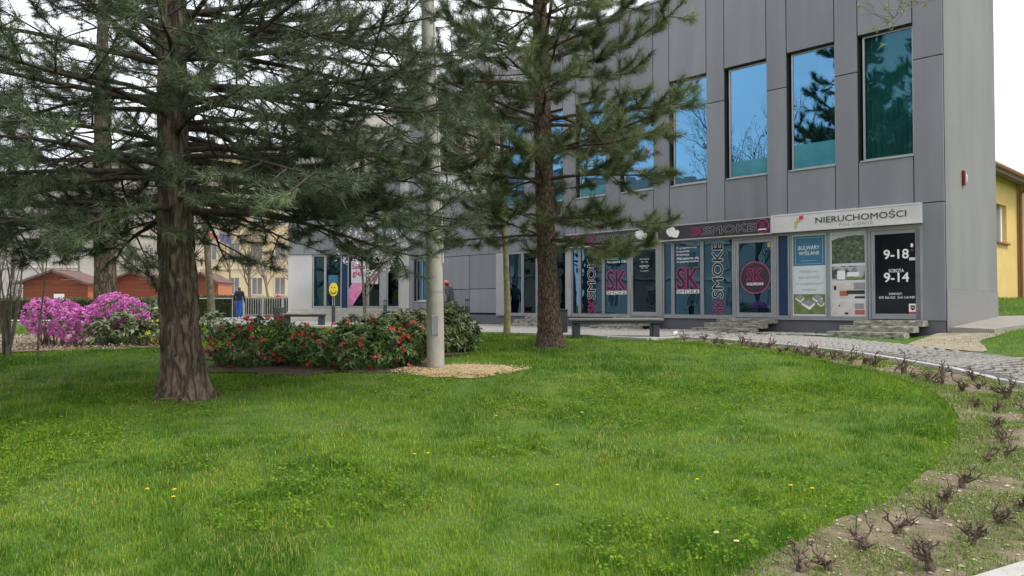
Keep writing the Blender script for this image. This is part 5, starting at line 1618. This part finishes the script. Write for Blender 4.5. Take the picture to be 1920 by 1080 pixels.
# ---- bare deciduous trees
def bare_tree(name, base, hgt, r0, label, seed, lean=(0,0), levels=4, spread=.55, m=None, group=None, first=.3, crown_m=None, extra=None, nkids=(3,5)):
    rs = np.random.RandomState(seed)
    e = empty(name, tuple(base), 0, label, 'tree', group)
    trunk = TubeSet(); crown = TubeSet(); ends = []
    def grow(p, d, L_, r, lev):
        n = 6 if lev < 2 else 4
        P = [p]; dd = unit(d)
        for i in range(n):
            dd = unit(dd+rs.normal(0,.10 if lev else .035,3)+np.array([0,0,.05 if lev else 0])); P.append(P[-1]+dd*L_/n)
        P = np.array(P)
        R = np.linspace(r, r*.55, len(P))
        (trunk if lev == 0 else crown).add(P, R, 8 if lev == 0 else (6 if lev == 1 else 3))
        if lev >= levels:
            ends.append((P[-1], dd)); return
        for k in range(rs.randint(*nkids)+ (2 if lev == 0 else 0)):
            t = rs.uniform(first if lev == 0 else .25, 1.0)
            f = t*(len(P)-1); i = min(int(f), len(P)-2); q = P[i]+(P[i+1]-P[i])*(f-i)
            ax = np.cross(dd, rs.normal(0,1,3)); d2 = rot_about(dd, ax, rs.uniform(.5,1.0)*spread*1.7); d2[2] += .18
            grow(q, d2, L_*rs.uniform(.42,.72), np.interp(f, range(len(R)), R)*.62, lev+1)
        grow(P[-1], dd+rs.normal(0,.15,3), L_*.6, R[-1]*.9, lev+1)
    grow(np.array([0,0,-.05]), np.array([lean[0],lean[1],1.]), hgt*.48, r0, 0)
    link('trunk', trunk.mesh('trunk'), m or K['bare_bark'], e)
    o = link('crown', crown.mesh('crown'), crown_m or m or K['bare_bark'], e)
    if extra: extra(e, ends, rs)
    return e
def blossoms(e, ends, rs, m, size, per, frac=1.0, name='blossom'):
    pts = [p for p, d in ends if rs.rand() < frac]
    if not pts: return
    P = np.repeat(np.array(pts), per, 0)+rs.normal(0, size*.55, (len(pts)*per,3))
    V, F, T = leaf_cloud(P, rs.normal(0,1,P.shape)+np.array([0,0,.6]), rs, size, .7)
    o = link(name, mesh_np(name, V, F, attrs={'tone': T}), m, e); o['kind'] = 'stuff'

# slender young tree with greenish bark between lamp post and pine
yb_ = G(950, 628)
bare_tree('young_tree', yb_, 8.6, .10, 'slender young tree with mottled greenish trunk and white blossom at the path edge', 3, lean=(-.03,0), levels=4, spread=.5, m=K['green_bark'], crown_m=K['twig'], first=.55,
          extra=lambda e, ends, rs: blossoms(e, ends, rs, K['petal_white'], .065, 3, .55))
# magnolia before the salon
mg = at(683, 590, 30.0); mg.z = .83
bare_tree('magnolia_tree', mg, 4.6, .075, 'small magnolia with white blossom before the salon entrance', 11, levels=3, spread=.6, m=K['twig'], first=.4, nkids=(3,6),
          extra=lambda e, ends, rs: blossoms(e, ends, rs, K['petal_white'], .12, 6, .8))
# leaning pole-like tree right of the big pine
pt = at(397, 604, 27.0); pt.z = h1(pt.x, 27.0)
bare_tree('leaning_tree', pt, 9.0, .145, 'pale slightly leaning bare tree right of the big pine trunk', 14, lean=(-.085,0), levels=3, spread=.5, m=K['bare_bark'], group='bare trees round the square', first=.75)
for i, (px, Y, hg, lab) in enumerate(((30, 56, 11, 'bare tree at the far left behind the first shed'), (150, 70, 13, 'tall bare tree between the first two sheds'), (325, 64, 12, 'bare tree directly behind the big pine trunk'), (430, 66, 10, 'bare tree before the arched door of the ochre house'), (505, 70, 10, 'bare tree before the right windows of the ochre house'), (470, 52, 7.5, 'small bare tree in front of the ochre house beyond the fence'), (565, 60, 8.5, 'bare tree beside the white wing wall beyond the fence'), (255, 66, 11, 'bare tree behind the rust red sheds'), (90, 62, 12, 'bare tree behind the shed with the white notice'), (-60, 48, 11, 'bare tree at the left edge behind the hedge'))):
    p = at(px, 590, Y); p.z = .83
    bare_tree('bare_tree', p, hg, .13, lab, 50+i, levels=4, spread=.6, group='bare trees round the square', first=.35)
# trees off to the left, mirrored in the office windows
for i, (x, y, hg, lab) in enumerate(((-15.5, 13.0, 13, 'tall bare tree left of the lawn mirrored in the windows'), (-19, 8.5, 14, 'tall bare tree far left of the lawn mirrored in the windows'))):
    bare_tree('bare_tree', (x, y, h1(x,y)), hg, .2, lab, 70+i, levels=5, spread=.55, group='bare trees left of the lawn', first=.3, nkids=(3,4))
# budding twig in the top right corner: a young tree standing right of the frame on the bank
def buds(e, ends, rs):
    blossoms(e, ends, rs, K['weed'], .05, 5, .6, 'bud')
tb_ = Vector((10.6, 12.2, h1(10.6,12.2)))
TB = empty('budding_tree', tuple(tb_), 0, 'young tree whose budding twigs hang in at the top right', 'tree')
ts = TubeSet(); ts.add(np.array([(0,0,-.05),(-.05,0,1.5),(-.2,-.1,3.2),(-.3,-.15,4.6),(-.4,-.2,7.0)]), [.11,.10,.085,.07,.03], 8); link('trunk', ts.mesh('trunk'), K['bare_bark'], TB)
ts = TubeSet(); rsb = np.random.RandomState(6); be = []
def pq(px, py, Y): return np.array(tuple(at(px, py, Y)-tb_))
main = [np.array((-.3,-.15,4.4)), pq(1990,-60,11.2), pq(1840,-30,10.6), pq(1735,2,10.2), pq(1690,22,10.0), pq(1665,45,9.9)]
ts.add(np.array(main), [.035,.022,.014,.009,.006,.003], 6)
for k in range(26):
    i = rsb.randint(1, 5); p = main[i]+(main[i+1]-main[i])*rsb.rand() if i < 5 else main[5]
    d = np.array([rsb.uniform(-1,-.1), rsb.normal(0,.4), rsb.normal(.05,.35)]); Ln = rsb.uniform(.2,.6)
    Q = [p]
    for s_ in range(4): d = unit(d+rsb.normal(0,.18,3)); Q.append(Q[-1]+d*Ln/4)
    ts.add(np.array(Q), np.linspace(.005,.002,5), 3); be.append((Q[-1], d)); be.append((Q[2], d))
link('limb', ts.mesh('limb'), K['twig'], TB)
P = np.repeat(np.array([p for p, d in be if rsb.rand() < .6]), 5, 0); P = P+rsb.normal(0,.022,P.shape)
V, F, T = leaf_cloud(P, rsb.normal(0,1,P.shape), rsb, .05, .5, rsb.uniform(.5,.9,len(P)))
o = link('buds', mesh_np('buds', V, F, attrs={'tone': T}), K['weed'], TB); o['kind'] = 'stuff'

# ================================================================== shrubs
def shrub(name, ells, base, label, leaf_m, seed, nleaf, leaf, aspect=.36, flowers=None, cat='shrub', group=None, whorl=6, stems=10, flower_m=None, nflow=0, fsize=.05, fper=9, face=None, tone=(0,1)):
    """ells: list of (x,y,z,rx,ry,rz) relative to base; leaves in whorls near the surface"""
    r = np.random.RandomState(seed)
    e = empty(name, tuple(base), 0, label, cat, group)
    vol = np.array([a[3]*a[4]+a[4]*a[5]+a[3]*a[5] for a in ells]); pr = vol/vol.sum()
    def surf(n, lo=.72, hi=1.04):
        k = r.choice(len(ells), n, p=pr); E = np.array(ells)[k]
        d = r.normal(0,1,(n,3)); d /= np.linalg.norm(d,axis=1)[:,None]
        rad = r.uniform(lo, hi, n)[:,None]
        P = E[:,:3]+d*E[:,3:]*rad; N = d/E[:,3:]; N /= np.linalg.norm(N,axis=1)[:,None]
        ok = P[:,2] > .02
        # drop points deep inside another lobe
        for x,y,z,rx,ry,rz_ in ells:
            q = ((P-np.array([x,y,z]))/np.array([rx,ry,rz_])); ok &= (np.sum(q*q,1) > .45)
        return P[ok], N[ok]
    nw = nleaf//whorl
    P, N = surf(nw)
    n = len(P)
    # whorls: leaves radiate from a shoot tip
    A = N+r.normal(0,.35,N.shape)+np.array([0,0,.45]); A /= np.linalg.norm(A,axis=1)[:,None]
    Pw = np.repeat(P, whorl, 0); Aw = np.repeat(A, whorl, 0)
    rnd = r.normal(0,1,Pw.shape); t = rnd-Aw*np.sum(rnd*Aw,1)[:,None]; t /= np.linalg.norm(t,axis=1)[:,None]
    t = t+Aw*r.uniform(-.25,.55,len(t))[:,None]; t /= np.linalg.norm(t,axis=1)[:,None]
    b = np.cross(Aw, t); b /= np.linalg.norm(b,axis=1)[:,None]; up = np.cross(t, b)
    s_ = leaf*r.uniform(.65,1.2,len(t))[:,None]
    m1 = Pw+t*s_*.45; tip = Pw+t*s_-np.array([0,0,.12])*s_
    l1 = m1+b*s_*aspect*.5+up*s_*.06; r1 = m1-b*s_*aspect*.5+up*s_*.06
    V = np.stack([Pw, l1, tip, r1],1).reshape(-1,3); k4 = np.arange(len(Pw))[:,None]*4
    F = np.concatenate([k4+np.array([[0,3,2]]), k4+np.array([[0,2,1]])],0)
    tn = np.repeat(np.clip(np.repeat(r.uniform(*tone,n), whorl)+r.normal(0,.12,len(Pw)),0,1),4)
    o = link('foliage', mesh_np('foliage', V, F, attrs={'tone': tn}), leaf_m, e); o['kind'] = 'stuff'
    ts = TubeSet()
    for i in range(stems):
        x,y,z,rx,ry,rz_ = ells[r.choice(len(ells), p=pr)]
        p1 = np.array([x+r.normal(0,.5)*rx, y+r.normal(0,.5)*ry, z+r.uniform(-.1,.5)*rz_]); p0 = np.array([x+r.normal(0,.18)*rx, y+r.normal(0,.2)*ry, -.03])
        mid = (p0+p1)/2+r.normal(0,.05,3); ts.add(np.array([p0,mid,p1]), [.016,.011,.006], 5)
    link('stems', ts.mesh('stems'), K['twig'], e)
    if nflow:
        P, N = surf(nflow, .97, 1.08)
        if face is not None:
            kk = face(P); P, N = P[kk], N[kk]
        n = len(P)
        Pf = np.repeat(P, fper, 0); Nf = np.repeat(N, fper, 0)
        dd = Nf*.7+r.normal(0,.6,Pf.shape); dd /= np.linalg.norm(dd,axis=1)[:,None]
        c = Pf+dd*fsize*.9
        V, F, T = leaf_cloud(c, dd, r, fsize, .95, np.repeat(r.uniform(0,1,n), fper), .45, .25)
        # each bloom of two crossed petals pairs
        V2, F2, T2 = leaf_cloud(c, dd, r, fsize, .95, np.repeat(r.uniform(0,1,n), fper), .45, .25)
        V, F, T = np.concatenate([V,V2]), np.concatenate([F,F2+len(V)]), np.concatenate([T,T2])
        o = link('blossoms', mesh_np('blossoms', V, F, attrs={'tone': T}), flower_m, e); o['kind'] = 'stuff'
    return e
def gp(px, py):
    p = G(px, py); return p
# red rhododendrons
b1 = gp(470, 690)
shrub('rhododendron', [(-.42,.3,.33,.36,.40,.36),(.1,.35,.42,.48,.5,.42),(.55,.4,.36,.45,.5,.38),(-.1,.15,.22,.6,.35,.24)], b1, 'red flowering rhododendron right of the big pine trunk', K['leaf_dark'], 101, 7000, .085, flower_m=K['petal_red'], nflow=105, fsize=.040, fper=7, group='rhododendrons in the mulch bed', face=lambda P: (P[:,1] < .55))
b2 = gp(650, 693)
shrub('rhododendron', [(-.55,.3,.30,.45,.45,.33),(0,.35,.36,.5,.5,.38),(.55,.3,.40,.5,.5,.42),(.2,.05,.24,.75,.35,.27),(.95,.35,.36,.35,.4,.36)], b2, 'red flowering rhododendron left of the concrete lamp post', K['leaf_dark'], 102, 9500, .088, flower_m=K['petal_red'], nflow=95, fsize=.040, fper=7, group='rhododendrons in the mulch bed', face=lambda P: (P[:,1] < .5))
b3 = gp(735, 672)
shrub('rhododendron', [(-.65,.5,.40,.48,.45,.38),(0,.45,.42,.5,.5,.40),(.35,.6,.46,.5,.5,.42),(.55,.3,.36,.4,.4,.36)], b3, 'tall olive leaved rhododendron behind the red blooms', K['leaf_olive'], 103, 7500, .105, group='rhododendrons in the mulch bed', nflow=0)
b4 = gp(850, 662)
shrub('rhododendron', [(-.12,.2,.47,.40,.42,.48),(.2,.25,.34,.28,.36,.34),(-.1,.15,.24,.43,.35,.25)], b4, 'olive leaved rhododendron right of the concrete lamp post', K['leaf_olive'], 104, 5200, .11, group='rhododendrons in the mulch bed', tone=(0,.75))
# magenta azaleas
def az(px, py, ells, label, seed, nf, nl):
    return shrub('azalea', ells, gp(px, py), label, K['leaf_dark'], seed, nl, .05, .4, flower_m=K['petal_magenta'], nflow=nf, fsize=.034, fper=7, stems=26, group='magenta azaleas', whorl=5)
az(92, 652, [(-.28,.25,.62,.32,.38,.34),(.05,.2,.60,.42,.42,.32),(.38,.15,.46,.36,.38,.30)], 'magenta azalea in full bloom at the left of the litter bed', 111, 620, 900)
az(190, 649, [(-.30,.2,.48,.40,.4,.30),(.12,.3,.70,.42,.42,.34),(.42,.35,.62,.30,.38,.30)], 'magenta azalea in full bloom behind the pale green rhododendron', 112, 560, 900)
# pale green plants between azaleas and trunk
shrub('rhododendron', [(-.15,.0,.32,.32,.3,.3),(.2,.1,.38,.34,.3,.34),(.55,.1,.30,.3,.3,.26)], gp(205, 650), 'pale green rhododendron in front of the magenta azalea', K['leaf_pale'], 113, 1700, .13, group='pale green rhododendrons')
shrub('rhododendron', [(-.3,.3,.42,.4,.4,.40),(.15,.3,.52,.42,.4,.46),(.35,.2,.32,.4,.35,.3)], gp(275, 642), 'pale green rhododendron beside the big pine trunk', K['leaf_pale'], 114, 2600, .12, group='pale green rhododendrons')
shrub('yellow_azalea', [(0,.1,.30,.30,.25,.22),(.2,.1,.2,.2,.2,.16)], gp(283, 650), 'low shrub with yellow blossom left of the big pine trunk', K['leaf_pale'], 115, 500, .09, flower_m=K['petal_yellow'], nflow=26, fsize=.04, fper=5)
shrub('rhododendron', [(0,0,.34,.3,.3,.34),(.35,.1,.25,.3,.3,.25)], gp(395, 640), 'pale green low shrub seen right of the big pine trunk', K['leaf_pale'], 116, 900, .12, group='pale green rhododendrons')
# multi-stemmed bare shrub at the left edge
sb = gp(14, 668)
MS = empty('bare_shrub', tuple(sb), 0, 'bare multi stemmed shrub at the left edge of the lawn', 'shrub')
ts = TubeSet(); r9 = np.random.RandomState(9)
for i in range(11):
    p = np.array([r9.normal(0,.05), r9.normal(0,.05), -.03]); d = np.array([r9.normal(0,.10)-.02, r9.normal(0,.1), 1.]); Q = [p]
    for k in range(8): d = unit(d+r9.normal(0,.05,3)); Q.append(Q[-1]+d*.26)
    ts.add(np.array(Q), np.linspace(.022,.005,9), 5)
    for k in range(6):
        j = r9.randint(3,8); q0 = Q[j]; dd = unit(d+r9.normal(0,.6,3)); ts.add(np.array([q0, q0+dd*.2, q0+dd*.4+r9.normal(0,.04,3)]), [.007,.005,.002], 3)
link('stems', ts.mesh('stems'), K['bare_bark'], MS)
st_ = gp(70, 670)
SP = empty('stake', tuple(st_), 0, 'thin dark leaning stem before the magenta azaleas', 'stem')
MB().tube([(0,0,-.05),(.02,0,.5),(.10,0,1.2),(.16,0,1.9)], [.022,.018,.014,.006], 7).build('stem', K['twig'], SP)

# ================================================================== rose stumps
def rose_mesh(seed):
    r = np.random.RandomState(seed); ts = TubeSet()
    def cane(p, d, L_, r0, lev):
        Q = [p]
        for k in range(4): d = unit(d+r.normal(0,.28,3)); Q.append(Q[-1]+d*L_/4)
        ts.add(np.array(Q), np.linspace(r0, r0*.72, 5)*(1+r.normal(0,.08,5)), 6)
        # blunt cut end
        e_ = Q[-1]; ts.add(np.array([e_, e_+d*.004, e_+d*.005]), [r0*.72, r0*.6, .0005], 6)
        if lev < 2:
            for k in range(r.randint(1,4)):
                j = r.randint(1,5); cane(Q[j], d+r.normal(0,.75,3)+np.array([0,0,.25]), L_*r.uniform(.45,.8), r0*.62, lev+1)
    ts.add(np.array([(0,0,-.03),(0,0,.0),(.006,0,.03),(0,.004,.06)]), [.020,.026,.028,.018], 8)
    for k in range(r.randint(5,9)):
        a = r.uniform(0,6.28); cane(np.array([.012*math.cos(a),.012*math.sin(a),.035]), np.array([math.cos(a)*.9, math.sin(a)*.9, r.uniform(.5,1.3)]), r.uniform(.06,.135), r.uniform(.006,.011), 0)
    return ts.mesh('rose_stump')
RM = [rose_mesh(i) for i in range(9)]
for m_ in RM: m_.materials.append(K['rose_wood'])
ROSE = [(1500,1080,1.0),(1552,1072,1.0),(1617,1034,1.15),(1681,1002,1.1),(1745,1078,1.25),(1823,1026,1.05),(1753,977,1.05),(1772,946,.9),(1874,986,1.2),(1917,958,1.0),(1804,917,1.15),
        (1853,870,1.0),(1888,862,1.05),(1881,832,1.1),(1868,806,1.1),(1866,778,1.0),(1833,766,1.15),(1890,752,1.35),(1917,770,1.0),(1803,737,1.15),(1836,732,.9),(1826,716,1.0),(1767,727,1.0),(1743,719,1.15),(1768,707,1.1),(1694,703,1.25),(1711,712,.8),
        (1641,691,1.2),(1620,686,1.1),(1597,682,1.1),(1584,677,1.0),(1562,679,.9),(1541,675,.9),(1533,667,1.1),(1516,670,1.2),(1492,665,1.0),(1477,661,.8),(1462,664,.8),(1443,655,1.2),(1433,658,.9),(1411,655,.9),(1394,651,1.2),(1358,650,.8),(1340,647,.9),(1322,641,.9),(1283,640,.9)]
ORD = ('first','second','third','fourth','fifth','sixth','seventh','eighth','ninth','tenth','eleventh','twelfth','thirteenth','fourteenth','fifteenth','sixteenth','seventeenth','eighteenth')
ORD2 = ORD+('nineteenth','twentieth','twenty-first','twenty-second','twenty-third','twenty-fourth','twenty-fifth','twenty-sixth','twenty-seventh','twenty-eighth')
for i, (px, py, sc_) in enumerate(ROSE):
    p = G(px, py)
    o = bpy.data.objects.new('rose_stump', RM[i % 9]); COL.objects.link(o)
    o.location = (p.x, p.y, p.z+float(bedlift(p.x,p.y))); o.rotation_euler = (rng.uniform(-.12,.12), rng.uniform(-.12,.12), rng.uniform(0,6.28)); k = (.84 if py > 760 else 1.12)*sc_; o.scale = (k, k, k*rng.uniform(.9,1.25))
    if i < 18: lab = 'pruned brown rose stump in the soil bed, %s counted upwards from the lower edge' % ORD[i]
    else: lab = 'small pruned rose stump in the far kerbside row, %s from the near end' % ORD2[i-18]
    tag(o, lab, 'rose stump', 'pruned rose stumps in the soil bed')

# ================================================================== grass
def blades(x, y, r, hgt, wid, tone, lean=.45, seg=2, lift=0.0):
    """hgt,wid arrays -> curved blades (seg 1: one triangle, seg 2: quad + tip)"""
    n = len(x); z = H(x, y)+lift-.004
    a = r.uniform(0, 6.283, n); la = r.uniform(.1, 1.0, n)*lean
    dx, dy = np.cos(a), np.sin(a)
    b = np.stack([x, y, z], 1)
    wv = np.stack([-dy*wid/2, dx*wid/2, np.zeros(n)], 1)
    # blade faces are turned half way towards random headings
    mid = b+np.stack([dx*hgt*la*.28, dy*hgt*la*.28, hgt*.58], 1)
    tip = b+np.stack([dx*hgt*la, dy*hgt*la, hgt*(1-.35*la)], 1)
    if seg == 1:
        V = np.stack([b-wv, b+wv, tip], 1).reshape(-1,3); F = np.arange(3*n).reshape(-1,3); T = np.repeat(tone, 3)
    else:
        V = np.stack([b-wv, b+wv, mid-wv*.8, mid+wv*.8, tip], 1).reshape(-1,3); k = np.arange(n)[:,None]*5
        F = np.concatenate([k+np.array([[0,1,3]]), k+np.array([[0,3,2]]), k+np.array([[2,3,4]])], 0); T = np.repeat(tone, 5)
    return V, F, T
lawn_poly = np.concatenate([LAWN, np.array([(-4,3.0),(-16,3.0),(-16,12),(-15,26),(-9.5,26.8)]), KERB[(KERB[:,1] > LAWN[0,1]+.1) & (KERB[:,0] < LAWN[0,0]) & (KERB[:,0] > -9.5)]])
gr = np.random.RandomState(77)
def lawn_points(y0, y1, dens, margin=.78):
    A = (y1**2-y0**2)*margin*1.0
    n = int(A*dens)
    y = np.sqrt(gr.uniform(y0**2, y1**2, n)); x = gr.uniform(-1,1,n)*margin*y
    k = inside(x+gr.normal(0,.10,n), y+gr.normal(0,.10,n), lawn_poly)
    for poly, keep in ((lit_poly, .05), (mul_poly, .03), (saw_poly, .16)):
        i_ = inside(x+gr.normal(0,.07,n), y+gr.normal(0,.07,n), poly); k &= ~(i_ & (gr.rand(n) > keep))
    for c, rad_ in ((lb, .36), (rb, .30), (lp, .16)):
        k &= (np.hypot(x-c.x, y-c.y) > rad_)
    return x[k], y[k]
VS, FS, TS = [], [], []; off = 0
SPOTS = [(*G(px, py)[:2], r_, a_) for px, py, r_, a_ in ((1195,733,.35,1.0),(1215,737,.30,1.0),(1425,746,.30,1.0),(1290,757,.35,.8),(1255,703,.28,.8),(1040,712,.35,.7),(955,765,.55,.75),(60,930,.55,.85),(160,945,.4,.6),(1130,860,.45,.6),(1180,805,.5,.6),(640,800,.5,.5),(420,880,.45,.5),(1330,838,.5,.6),(830,960,.35,.45),(520,1010,.4,.5),(1560,760,.4,.6),(1480,700,.4,.7))]
SPOTS += [(lb.x, lb.y, .62, 1.0), (rb.x, rb.y, .55, .9)]
def add_grass(x, y, hb, wb, seg):
    global off
    n = len(x)
    p1 = fbm(x*.55, y*.55, 11, 4); p2 = fbm(x*1.7+9, y*1.7, 23, 3); p3 = fbm(x*.28+3, y*.28+5, 31, 3); p4 = fbm(x*4.5, y*4.5, 47, 2)
    cn = lambda a, g: np.clip((a-.5)*g+.5, 0, 1)
    p1, p2, p3, p4 = cn(p1,2.4), cn(p2,2.6), cn(p3,2.4), cn(p4,2.4)
    hgt = hb*(.62+1.0*p1**1.6+.85*p4**1.4)*gr.uniform(.5,1.25,n)
    dry = np.clip((p3-.52)*3.0,0,1)*np.clip((p2-.35)*2.4,0,1)       # dry, short patches
    for (sx, sy, sr, am_) in SPOTS:
        d_ = np.hypot(x-sx, (y-sy)*.8)/sr
        dry = np.maximum(dry, am_*np.clip(1.15-d_+.7*(p4-.5), 0, 1))
    hgt = hgt*(1-.38*dry)
    tone = .35-.28*(p1-.5)+.40*(p2-.5)-.26*(p4-.5)+gr.normal(0,.12,n)
    tone = np.clip(tone, 0, .68)
    straw = gr.rand(n) < (.05+.50*dry)
    tone = np.where(straw, gr.uniform(.72,1.0,n), tone)
    wid = wb*gr.uniform(.7,1.3,n)
    V, F, T = blades(x, y, gr, hgt, wid, tone, .75, seg)
    VS.append(V); FS.append(F+off); TS.append(T); off += len(V)
yy_ = 3.4
while yy_ < 27:
    y1_ = yy_*1.06; ym = (yy_+y1_)/2
    x, y = lawn_points(yy_, y1_, 5600*(4.5/max(ym,4.2))**1.72)
    add_grass(x, y, .047, .0043*(max(ym,4.2)/4.5)**.93, 2 if ym < 7.5 else 1)
    yy_ = y1_
ei = gr.randint(0, len(LAWN), 9000); ex = LAWN[ei,0]+gr.normal(0,.09,9000); ey = LAWN[ei,1]+gr.normal(0,.09,9000)
ex, ey = ex[ey > 3.4], ey[ey > 3.4]
V, F, T = blades(ex, ey, gr, .055*gr.uniform(.4,1.3,len(ex)), .0043*np.clip(ey/4.5,1,4)*gr.uniform(.7,1.3,len(ex)), np.clip(gr.normal(.35,.16,len(ex)),0,.68), .9, 1, .008)
VS.append(V); FS.append(F+off); TS.append(T); off += len(V)
grass = link('grass', mesh_np('grass', np.concatenate(VS), np.concatenate(FS), attrs={'tone': np.concatenate(TS)}), K['grass'])
tag(grass, 'green lawn grass of uneven height with dry patches', 'grass', kind='stuff')
# longer tufts of the lawn
# clover and broad weeds in the lawn
def weed_patch(x, y, r, size, hgt, tone, per=6, lift=.01):
    n = len(x); P = np.repeat(np.stack([x, y, H(x,y)+lift], 1), per, 0)
    P[:,:2] += r.normal(0,size*.9,(len(P),2)); P[:,2] += r.uniform(.2,1.0,len(P))*hgt
    return leaf_cloud(P, np.tile([0,0,1.],(len(P),1)), r, size, .62, np.clip(np.repeat(tone,per)+r.normal(0,.1,len(P)),0,1), .45, .12)
x, y = lawn_points(3.6, 11, 120)
k = fbm(x*.7+4, y*.7, 61, 3) > .50; x, y = x[k], y[k]
V, F, T = weed_patch(x, y, gr, .030, .060, gr.uniform(.0,.55,len(x)), 8)
o = link('clover', mesh_np('clover', V, F, attrs={'tone': T}), K['grass']); tag(o, 'low clover and broad leaved weeds in the lawn', 'clover', kind='stuff')
# thin grass and weeds on the soil bed
nb_ = 170000
bx, by = scatter_in(bedpoly, nb_, gr)
dn = fbm(bx*2.9, by*2.9, 91, 3)
k = dn+gr.normal(0,.06,len(bx)) > .435+.018*np.clip(by-6,0,6); bx, by, dn = bx[k], by[k], dn[k]
V, F, T = blades(bx, by, gr, .046*gr.uniform(.4,1.4,len(bx)), .0065*np.clip(by/5,1,3)*gr.uniform(.8,1.3,len(bx)), np.clip(.45+gr.normal(0,.2,len(bx)),0,1), .9, 1, bedlift(bx,by)+.002)
bx2, by2 = scatter_in(bedpoly, 8000, gr); k = fbm(bx2*2.9, by2*2.9, 91, 3) > .46+.016*np.clip(by2-6,0,6); bx2, by2 = bx2[k], by2[k]
V2, F2, T2 = weed_patch(bx2, by2, gr, .020, .02, gr.uniform(.2,.7,len(bx2)), 6, bedlift(bx2,by2))
o = link('bed_weeds', mesh_np('bed_weeds', np.concatenate([V,V2]), np.concatenate([F,F2+len(V)]), attrs={'tone': np.concatenate([T,T2])}), K['weed']); tag(o, 'thin yellow green weeds over the soil bed', 'weeds', kind='stuff')
# right bank grass
n = 46000
x = gr.uniform(8.4, 19, n); y = gr.uniform(11.0, 26, n)
dpoly = ring
k = (x/y < .80) & ~(inside(x+gr.normal(0,.12,n), y+gr.normal(0,.12,n), dpoly) & (gr.rand(n) > .10)) & ~inside(x+gr.normal(0,.08,n), y+gr.normal(0,.08,n), np.concatenate([Kr, Or[::-1]]))
apoly = np.array([(p.x, p.y) for p in av]); bl = np.array([tuple(fw(-.0,.0)[:2]), tuple(fw(20,0)[:2]), tuple(fw(20,-4.9)[:2]), tuple(fw(0,-4.9)[:2])])
k &= ~inside(x, y, apoly) & ~inside(x, y, bl)
d0 = (x-C0.x)*OUTN.x+(y-C0.y)*OUTN.y; k &= ~((d0 > 0) & (d0 < 1.0) & (x < 10))
x, y = x[k], y[k]
V, F, T = blades(x, y, gr, .085*gr.uniform(.5,1.3,len(x)), .014*np.ones(len(x)), np.clip(.38+.5*(fbm(x,y,7,3)-.5)+gr.normal(0,.12,len(x)),0,1), .7, 1)
o = link('bank_grass', mesh_np('bank_grass', V, F, attrs={'tone': T}), K['grass']); tag(o, 'grass on the small bank right of the path', 'grass', kind='stuff')
# fallen leaves on the litter bed
x, y = scatter_in(lit_poly, 6000, gr)
P = np.stack([x, y, H(x,y)+.03+gr.uniform(0,.03,len(x))], 1)
V, F, T = leaf_cloud(P, np.tile([0,0,1.],(len(P),1)), gr, .055, .5, None, .5)
o = link('fallen_leaves', mesh_np('fallen_leaves', V, F, attrs={'tone': T}), K['chips'], LIT); o['kind'] = 'stuff'

# plant label in the bed near the bench
pl_ = G(1268, 634)
PLb = empty('plant_label', tuple(pl_), .4, 'small white plant label stuck in the soil near the bench', 'plant label')
MB().box(-.008, .008, -.003, .003, -.03, .10).build('stake', K['twig'], PLb)
MB().obox((-.02,0,.13), (.05,0,.02), (0,.003,0), (-.012,0,.03)).build('plate', K['text_white'], PLb)
# ================================================================== small flowers in the lawn
def dandelion(px, py, white=False):
    p = G(px, py); n = 14
    nm = 'daisy' if white else 'dandelion'
    e = empty(nm, (p.x, p.y, p.z), rng.uniform(0,6), None, nm)
    hs = .075
    MB().tube([(0,0,0),(.004,.002,hs*.5),(0,0,hs)], .0022, 5).build('stem', K['weed'], e)
    V, F = [], []
    for k in range(n):
        a = 2*math.pi*k/n; R_ = .015
        V += [(0,0,hs),(R_*math.cos(a-.2),R_*math.sin(a-.2),hs+.004),(R_*1.15*math.cos(a),R_*1.15*math.sin(a),hs+.002),(R_*math.cos(a+.2),R_*math.sin(a+.2),hs+.004)]; F.append((4*k,4*k+1,4*k+2,4*k+3))
    me = bpy.data.meshes.new('petals'); me.from_pydata(V, [], F); link('petals', me, K['text_white'] if white else K['petal_yellow'], e)
    thick = MB().tube([(0,0,hs+.001),(0,0,hs+.006),(0,0,hs+.009)], [.010,.010,.004], 8); thick.build('centre', K['petal_yellow'], e)
    return e
DN = [(276,936,'leftmost dandelion of the three in the left lawn'),(327,937,'upper right dandelion of the three in the left lawn'),(325,951,'lower right dandelion of the three in the left lawn'),(802,866,'yellow dandelion in the middle of the lawn'),(777,868,'faint yellow dandelion just left of the middle one'),(1045,928,'yellow dandelion in the lawn below the pine trunk'),(1307,917,'yellow dandelion in the right part of the lawn'),(1483,929,'left one of two dandelions by the soil bed'),(1523,935,'right one of two dandelions by the soil bed'),(930,793,'small far dandelion below the sawdust patch')]
for px, py, lab in DN: tag(dandelion(px, py), lab, 'dandelion', 'dandelions in the lawn')
for px, py, lab in ((1343,1021,'white daisy at the lawn edge, left one'),(1381,1038,'white daisy at the lawn edge, right one'),(1091,786,'small white daisy in the far lawn')): tag(dandelion(px, py, True), lab, 'daisy', 'daisies in the lawn')
